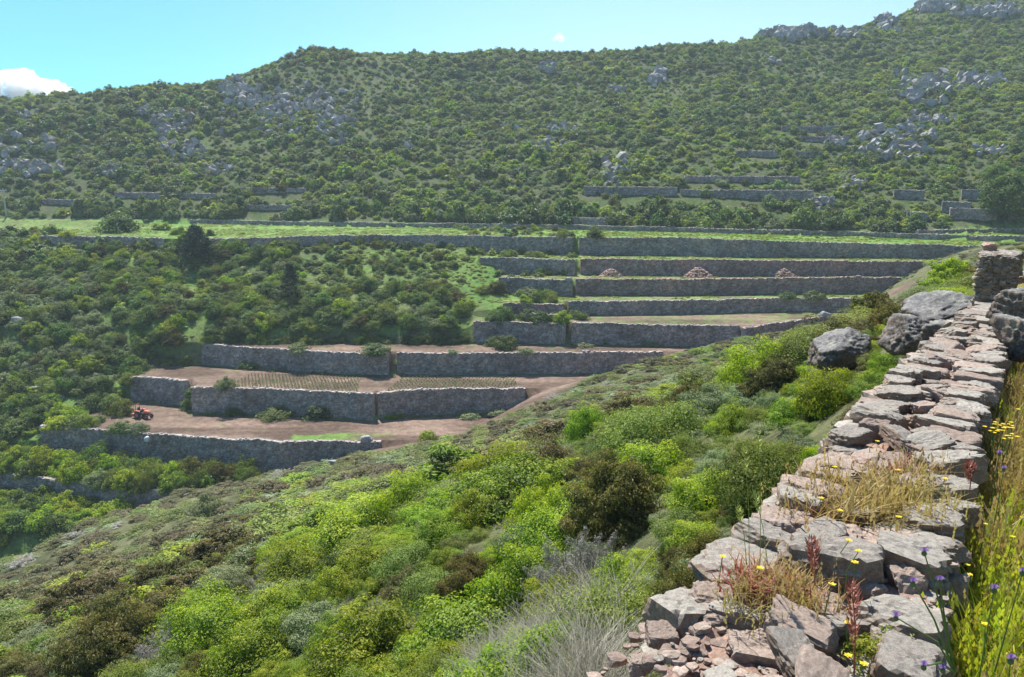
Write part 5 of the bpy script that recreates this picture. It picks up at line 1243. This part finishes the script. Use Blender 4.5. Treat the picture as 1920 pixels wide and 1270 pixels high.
for i in range(9500):
    y = 0.7+11.5*r_.random()**1.45; off = 0.03+abs(r_.random())*(0.5+0.28*y); x, yy = verge_xy(y, off)
    if y > 12: continue
    z = near_right(np.array([x]), np.array([yy]))[0]; straw = np.clip((y-2.6)/1.6, 0.2, .9)
    k = r_.integers(4, 7) if r_.random() < straw else r_.integers(0, 4)
    hs = (1.05 if y < 3.5 else 0.85 if y < 6 else .6)*r_.uniform(.6, 1.25)*(0.72 if off < .10 else 1)
    pts.append((x, yy, z-.02)); sc_.append((hs*1.1, hs*1.1, hs)); ix.append(k)
scatter_stuff('verge_grass', 'tall green and straw coloured grass growing on the verge right of the wall', CG+CS, pts, sc_, np.c_[np.zeros(len(pts)), np.zeros(len(pts)), r_.uniform(0, 6.28, len(pts))], ix)
# dry bleached grass below the collapsed wall end
pts = []; sc_ = []
for i in range(900):
    u = r_.uniform(880, 1260); v = r_.uniform(1120, 1420)
    if v < 1130+(1260-u)*.05: continue
    if u > 1130+(1270-min(v, 1270))*.35: continue
    p = cast(u, v, 1.6, 60)
    if p[1] > 9: continue
    pts.append(p); s_ = r_.uniform(.45, .95); sc_.append((s_, s_, s_))
scatter_stuff('dry_grass', 'bleached dry grass in front of the collapsed wall end', CD, pts, sc_, np.c_[np.zeros(len(pts)), np.zeros(len(pts)), r_.uniform(0, 6.28, len(pts))], r_.integers(0, 3, len(pts)))
# short grass tufts on the grassy terraces
pts = []; sc_ = []
x, y, q = grid_pts(-95, 100, 118, 190, .75, 61); H_, zn, lv, m_, Fz, nr_ = surface(x, y); u, v, _q = project(np.c_[x, y, H_])
nn = noise_pick(x, y, 4, 260); ok = (((zn == 2) & (lv >= 5)) | ((zn == 3) & (u > 300)) | ((zn == 3) & (v < 445))) & (nn > -.15) & (q.random(len(x)) < .6) & (path_mask(x, y) > 1.5)
x, y, H_ = x[ok], y[ok], H_[ok]; n = len(x); s_ = q.uniform(.16, .36, n)
scatter_stuff('terrace_grass', 'short bright grass tufts covering the upper terraces and the glade', LOD[('spurge', 'far')]+LOD[('mastic', 'far')], np.c_[x, y, H_-.04], np.c_[s_*1.5, s_*1.5, s_*.7], np.c_[np.zeros(n), np.zeros(n), q.uniform(0, 6.28, n)], q.integers(0, 6, n))

def wall_pt(u, v, z=TOPZ): return Pz(u, v, z)
def weed(u, v, me, s_, label, z=TOPZ-.04, name='wall_weed', grp=None):
    p = wall_pt(u, v, z); o = bpy.data.objects.new(name, me); COL.objects.link(o); o.location = [float(q) for q in p]; o.rotation_euler = (0, 0, random.uniform(0, 6)); o.scale = (s_, s_, s_); tag(o, label, 'weed', grp); return o
g1 = 'tangled weeds growing on the wall rubble behind the big slab'; g2 = 'tangled weeds growing in front of the big slab'
for i in range(26):
    u, v = random.uniform(1520, 1745), random.uniform(880, 985); k = random.choice([0, 0, 1, 2, 2])
    me = (CW[i % 2], CR[i % 2], CW[(i+1) % 2])[k]; weed(u, v, me, random.uniform(.7, 1.25), ('straw yellow weed tuft', 'red stemmed weed tuft', 'straw yellow weed tuft')[k]+' on the rubble behind the big slab', grp=g1)
for i in range(18):
    u, v = random.uniform(1390, 1560), random.uniform(1075, 1150); k = random.choice([0, 0, 1])
    me = (CW[i % 2], CR[i % 2])[k]; weed(u, v, me, random.uniform(.55, 1.0), ('straw yellow weed tuft', 'red stemmed weed tuft')[k]+' on the rubble in front of the big slab', grp=g2)
for i, (u, v, s_) in enumerate([(1640, 1262, .10), (1670, 1240, .09), (1600, 1225, .05), (1655, 955, .07), (1625, 1215, .045), (1610, 968, .06), (1700, 1255, .07)]):
    weed(u, v, CY[i % 2], s_, ['leafy yellow green weed at the very bottom beside a brown stone', 'leafy yellow green weed just right of the bottommost one', 'tiny leafy sprout between two brown stones', 'leafy green weed at the right end of the big slab', 'small leafy sprout by the dark gap in the stones', 'leafy green weed directly behind the big slab', 'leafy weed at the bottom near the thistle stem'][i], TOPZ-.08, 'leafy_weed')

def flat_mat(name, c, tr=.3):
    b = NM(name); p = b.n('ShaderNodeBsdfPrincipled', Roughness=.6); p.inputs['Base Color'].default_value = (*c, 1); t = b.n('ShaderNodeBsdfTranslucent'); t.inputs[0].default_value = (*c, 1)
    b.link(b.n('ShaderNodeMixShader', i0=tr, i1=p.outputs[0], i2=t.outputs[0]).outputs[0], b.out.inputs[0]); return b.m
M_YEL = flat_mat('yellow_petals', (.80, .62, .02)); M_PUR = flat_mat('purple_florets', (.36, .22, .52)); M_STEM = flat_mat('green_stem', (.13, .21, .06)); M_RSTEM = flat_mat('red_stem', (.30, .10, .07)); M_SPIKE = flat_mat('green_oat_spike', (.30, .36, .08))
def tube(pts, r0, r1, n=5):
    pts = np.asarray(pts, float); V = []; Fs = []
    for i, p in enumerate(pts):
        d = unit(pts[min(i+1, len(pts)-1)]-pts[max(i-1, 0)]); u_ = unit(np.cross(d, [.3, .9, .1])); w = np.cross(d, u_); r = r0+(r1-r0)*i/(len(pts)-1)
        V += [p+(u_*math.cos(a)+w*math.sin(a))*r for a in np.linspace(0, 6.283, n, endpoint=False)]
    for i in range(len(pts)-1): Fs += [[i*n+j, i*n+(j+1) % n, (i+1)*n+(j+1) % n, (i+1)*n+j] for j in range(n)]
    return np.array(V), np.array(Fs)
def petal_head(r, n=7, cup=.35, seed=0):
    V = []; Fs = []; c = 0; q = random.Random(seed)
    for ring, (m, rr, up) in enumerate(((n, 1, cup), (n, .62, cup*2.2))):
        for i in range(m):
            a = i/m*6.283+ring*.4+q.uniform(-.1, .1); d = np.array([math.cos(a), math.sin(a), 0]); s_ = np.array([-d[1], d[0], 0]); R_ = r*rr*q.uniform(.85, 1.1)
            V += [d*0, d*R_*.55-s_*R_*.3+[0, 0, up*R_*.5], d*R_+[0, 0, up*R_*.7], d*R_*.55+s_*R_*.3+[0, 0, up*R_*.5]]; Fs.append([c, c+1, c+2, c+3]); c += 4
    return np.array(V), np.array(Fs)
def thistle_head(r):
    V, Fs = [], []; c = 0; q = random.Random(3)
    for i in range(70):
        th = q.uniform(0, 1.15); a = q.uniform(0, 6.283); d = np.array([math.sin(th)*math.cos(a), math.sin(th)*math.sin(a), math.cos(th)]); s_ = unit(np.cross(d, [.2, .3, 1.]))
        V += [d*r*.2-s_*r*.03, d*r*.2+s_*r*.03, d*r*1.15+s_*r*.09, d*r*1.15-s_*r*.09]; Fs.append([c, c+1, c+2, c+3]); c += 4
    return np.array(V), np.array(Fs)
def flower(base, head, r, kind, label, grp=None, name=None):
    base = np.array(base, float); head = np.array(head, float); root = empty(name or ('yellow_flower' if kind == 'y' else 'purple_thistle'), base); tag(root, label, 'flower', grp)
    mid = (head-base)*.5+[random.uniform(-.02, .02), random.uniform(-.02, .02), .02]; V, F_ = tube([[0, 0, 0], mid, head-base], .0022 if kind == 'y' else .0032, .0015)
    mesh_obj('stem', V, F_, M_STEM, root)
    V, F_ = petal_head(r, 6, .35, int(head[0]*999)) if kind == 'y' else thistle_head(r)
    mesh_obj('flower_head', V+(head-base), F_, M_YEL if kind == 'y' else M_PUR, root)
    if kind != 'y':
        v2, f2 = ICO[2]; mesh_obj('calyx', v2*[r*.55, r*.55, r*.6]+(head-base)-[0, 0, r*.25], f2, M_STEM, root)
def gz(x, y): return float(near_right(np.array([x]), np.array([y]))[0])
# yellow flowers on the wall
for i, (u, v, D) in enumerate([(1355, 1044, 2.5), (1425, 1066, 2.45), (1560, 1097, 2.25), (1592, 1014, 2.5), (1610, 1034, 2.4), (1603, 1055, 2.35), (1590, 1168, 2.1), (1590, 1230, 2.0), (1575, 958, 2.9), (1540, 935, 3.0), (1620, 1246, 1.95), (1565, 876, 3.3), (1683, 882, 3.3), (1772, 898, 3.1), (1685, 970, 2.8), (1645, 828, 3.7)]):
    h = P(u, v, D); flower([h[0]+random.uniform(-.03, .03), h[1]+.02, TOPZ-.06], h, .0135, 'y', 'yellow flower on a thin stalk above the wall stones', 'yellow flowers on the wall')
# yellow flowers in the verge
for i in range(150):
    y = 1.3+4.2*random.random()**1.3; off = random.uniform(.04, .35+.25*y); x, yy = verge_xy(y, off); g = gz(x, yy)
    flower([x, yy, g], [x+random.uniform(-.05, .05), yy+random.uniform(-.04, .04), g+random.uniform(.26, .46)], random.uniform(.009, .015), 'y', 'small yellow flower among the verge grass', 'yellow flowers in the verge grass')
for i, (u, v, D) in enumerate([(1862, 796, 4.2), (1880, 812, 4.1), (1895, 800, 4.2), (1870, 806, 4.15), (1905, 822, 4.0)]):
    h = P(u, v, D); 
    for q in range(5):
        hh = h+[random.uniform(-.05, .05), random.uniform(-.05, .05), random.uniform(-.02, .02)]; flower([h[0], h[1], gz(h[0], h[1])], hh, .014, 'y', 'yellow flower in the dense patch beside the wall face', 'dense patch of yellow flowers beside the wall')
# purple thistles
base = P(1790, 1262, 1.75)
for u, v, D, lab in [(1712, 1093, 1.7, 'purple thistle head leaning left over the brown stone'), (1762, 1090, 1.7, 'purple thistle head on the main green stalk'), (1733, 1036, 1.75, 'topmost purple thistle head above the dark hole'), (1680, 1158, 1.7, 'small dark purple thistle head beside the split brown stone'),
                     (1732, 1250, 1.6, 'purple thistle head at the bottom edge, left one'), (1768, 1256, 1.6, 'purple thistle head at the bottom edge, right one')]:
    flower(base, P(u, v, D), .0115, 'p', lab)
for u, v, D, lab in [(1874, 851, 3.2, 'violet thistle head in the grass under the yellow patch'), (1882, 880, 3.1, 'pale violet thistle head just below the violet one'), (1864, 1106, 2.0, 'purple thistle head halfway down the verge'), (1917, 1074, 2.1, 'purple thistle head at the right frame edge'), (1895, 1238, 1.7, 'grey violet thistle head in the bottom right corner')]:
    h = P(u, v, D); flower([h[0], h[1]+.03, gz(h[0], h[1])], h, .014, 'p', lab)
# green oat spikes and red stalks standing up from the wall
def spike(ub, vb, ut, vt, D, ln, label, red=False):
    b = P(ub, vb, D); t = P(ut, vt, D); root = empty('red_sorrel' if red else 'wild_oat', b); tag(root, label, 'plant'); V, F_ = tube([[0, 0, 0], (t-b)*.5+[.006, 0, 0], t-b], .0025 if red else .0014, .001); mesh_obj('stem', V, F_, M_RSTEM if red else M_SPIKE, root)
    q = random.Random(int(ut)); Vs = []; Fs = []; c = 0; d = unit(t-b)
    for i in range(90 if red else 46):
        f_ = q.random(); o_ = (t-b)-d*f_*ln; w = (.014 if red else .008)*(math.sin(math.pi*min(1, f_*.9+.1))+.25); a = q.uniform(0, 6.283); s_ = np.array([math.cos(a), math.sin(a)*.7, .55]); s_ = unit(s_); r2 = unit(np.cross(s_, d))
        Vs += [o_, o_+s_*w-r2*w*.25, o_+s_*w*1.9+d*w, o_+s_*w+r2*w*.25]; Fs.append([c, c+1, c+2, c+3]); c += 4
    mesh_obj('seed_head', np.array(Vs), np.array(Fs), M_RSTEM if red else M_SPIKE, root)
spike(1405, 1065, 1396, 838, 2.45, .10, 'green wild oat spike rising against the slope, left of the tallest one')
spike(1425, 1060, 1422, 808, 2.5, .09, 'tallest green wild oat spike above the pale flat stone')
spike(1400, 1060, 1384, 950, 2.4, .07, 'low green wild oat spike leaning left above the pale flat stone')
spike(1440, 1062, 1415, 922, 2.4, .08, 'upright green wild oat spike between the low leaning one and the slab')
spike(1528, 1098, 1521, 1010, 2.3, .13, 'red sorrel stalk in front of the big slab', True)
spike(1602, 1265, 1597, 1092, 1.95, .2, 'tall red sorrel stalk at the bottom, between two grey brown stones', True)
spike(1818, 925, 1817, 868, 2.9, .09, 'short dark red sorrel stalk on the right wall edge', True)

# ------------------------------------------------------------------ clouds beyond the ridge
def cloud(u, v, D, blobs, label):
    c0 = P(u, v, D); ps = []
    for i, (du, dv, r) in enumerate(blobs):
        c = P(u+du, v+dv, D+(i % 3)*40)-c0; R_ = r/F_PX*D; V, F_ = ICO[4]; V = V*(1+0.22*noise3(V+i, .55, i)+.10*noise3(V+i, .22, i+4))[:, None]*R_*[1, .8, .8]; ps.append((V+c, F_))
    V, Fc = joined(ps); b = NM('cloud_vapour'); vol = b.n('ShaderNodeVolumePrincipled'); vol.inputs['Color'].default_value = (1, 1, 1, 1); vol.inputs['Density'].default_value = 0.02; vol.inputs['Anisotropy'].default_value = 0.3
    b.link(vol.outputs[0], b.out.inputs['Volume']); o = mesh_obj('cloud', V, Fc, b.m); o.location = [float(q) for q in c0]; tag(o, label, 'cloud')
cloud(62, 180, 5200, [(-140, 0, 60), (-90, -6, 62), (-40, -8, 50), (0, 4, 48), (-20, -26, 30), (35, -2, 34), (55, 8, 32), (80, 14, 24), (105, 16, 17), (125, 20, 10)], 'white cloud bank rising behind the left end of the ridge')
cloud(1048, 70, 5200, [(0, 0, 7), (6, 1, 5), (-6, 3, 5), (1, -6, 4), (9, 5, 3), (-10, 6, 3), (4, 6, 5)], 'tiny white puff of cloud above the middle of the ridge')

# ------------------------------------------------------------------ haze
hz = NM('haze_air'); vol = hz.n('ShaderNodeVolumePrincipled'); vol.inputs['Color'].default_value = (0.72, 0.86, 1.0, 1); vol.inputs['Density'].default_value = 0.0003; vol.inputs['Anisotropy'].default_value = 0.2
hz.link(vol.outputs[0], hz.out.inputs['Volume'])
x0, x1, y0, y1, z0, z1 = -530, 530, -530, 530, -92, 112
V = [(x0, y0, z0), (x1, y0, z0), (x1, y1, z0), (x0, y1, z0), (x0, y0, z1), (x1, y0, z1), (x1, y1, z1), (x0, y1, z1)]
o = mesh_obj('haze', V, [(0, 3, 2, 1), (4, 5, 6, 7), (0, 1, 5, 4), (1, 2, 6, 5), (2, 3, 7, 6), (3, 0, 4, 7)], hz.m); tag(o, 'thin bluish haze over the valley', None, None, 'stuff')
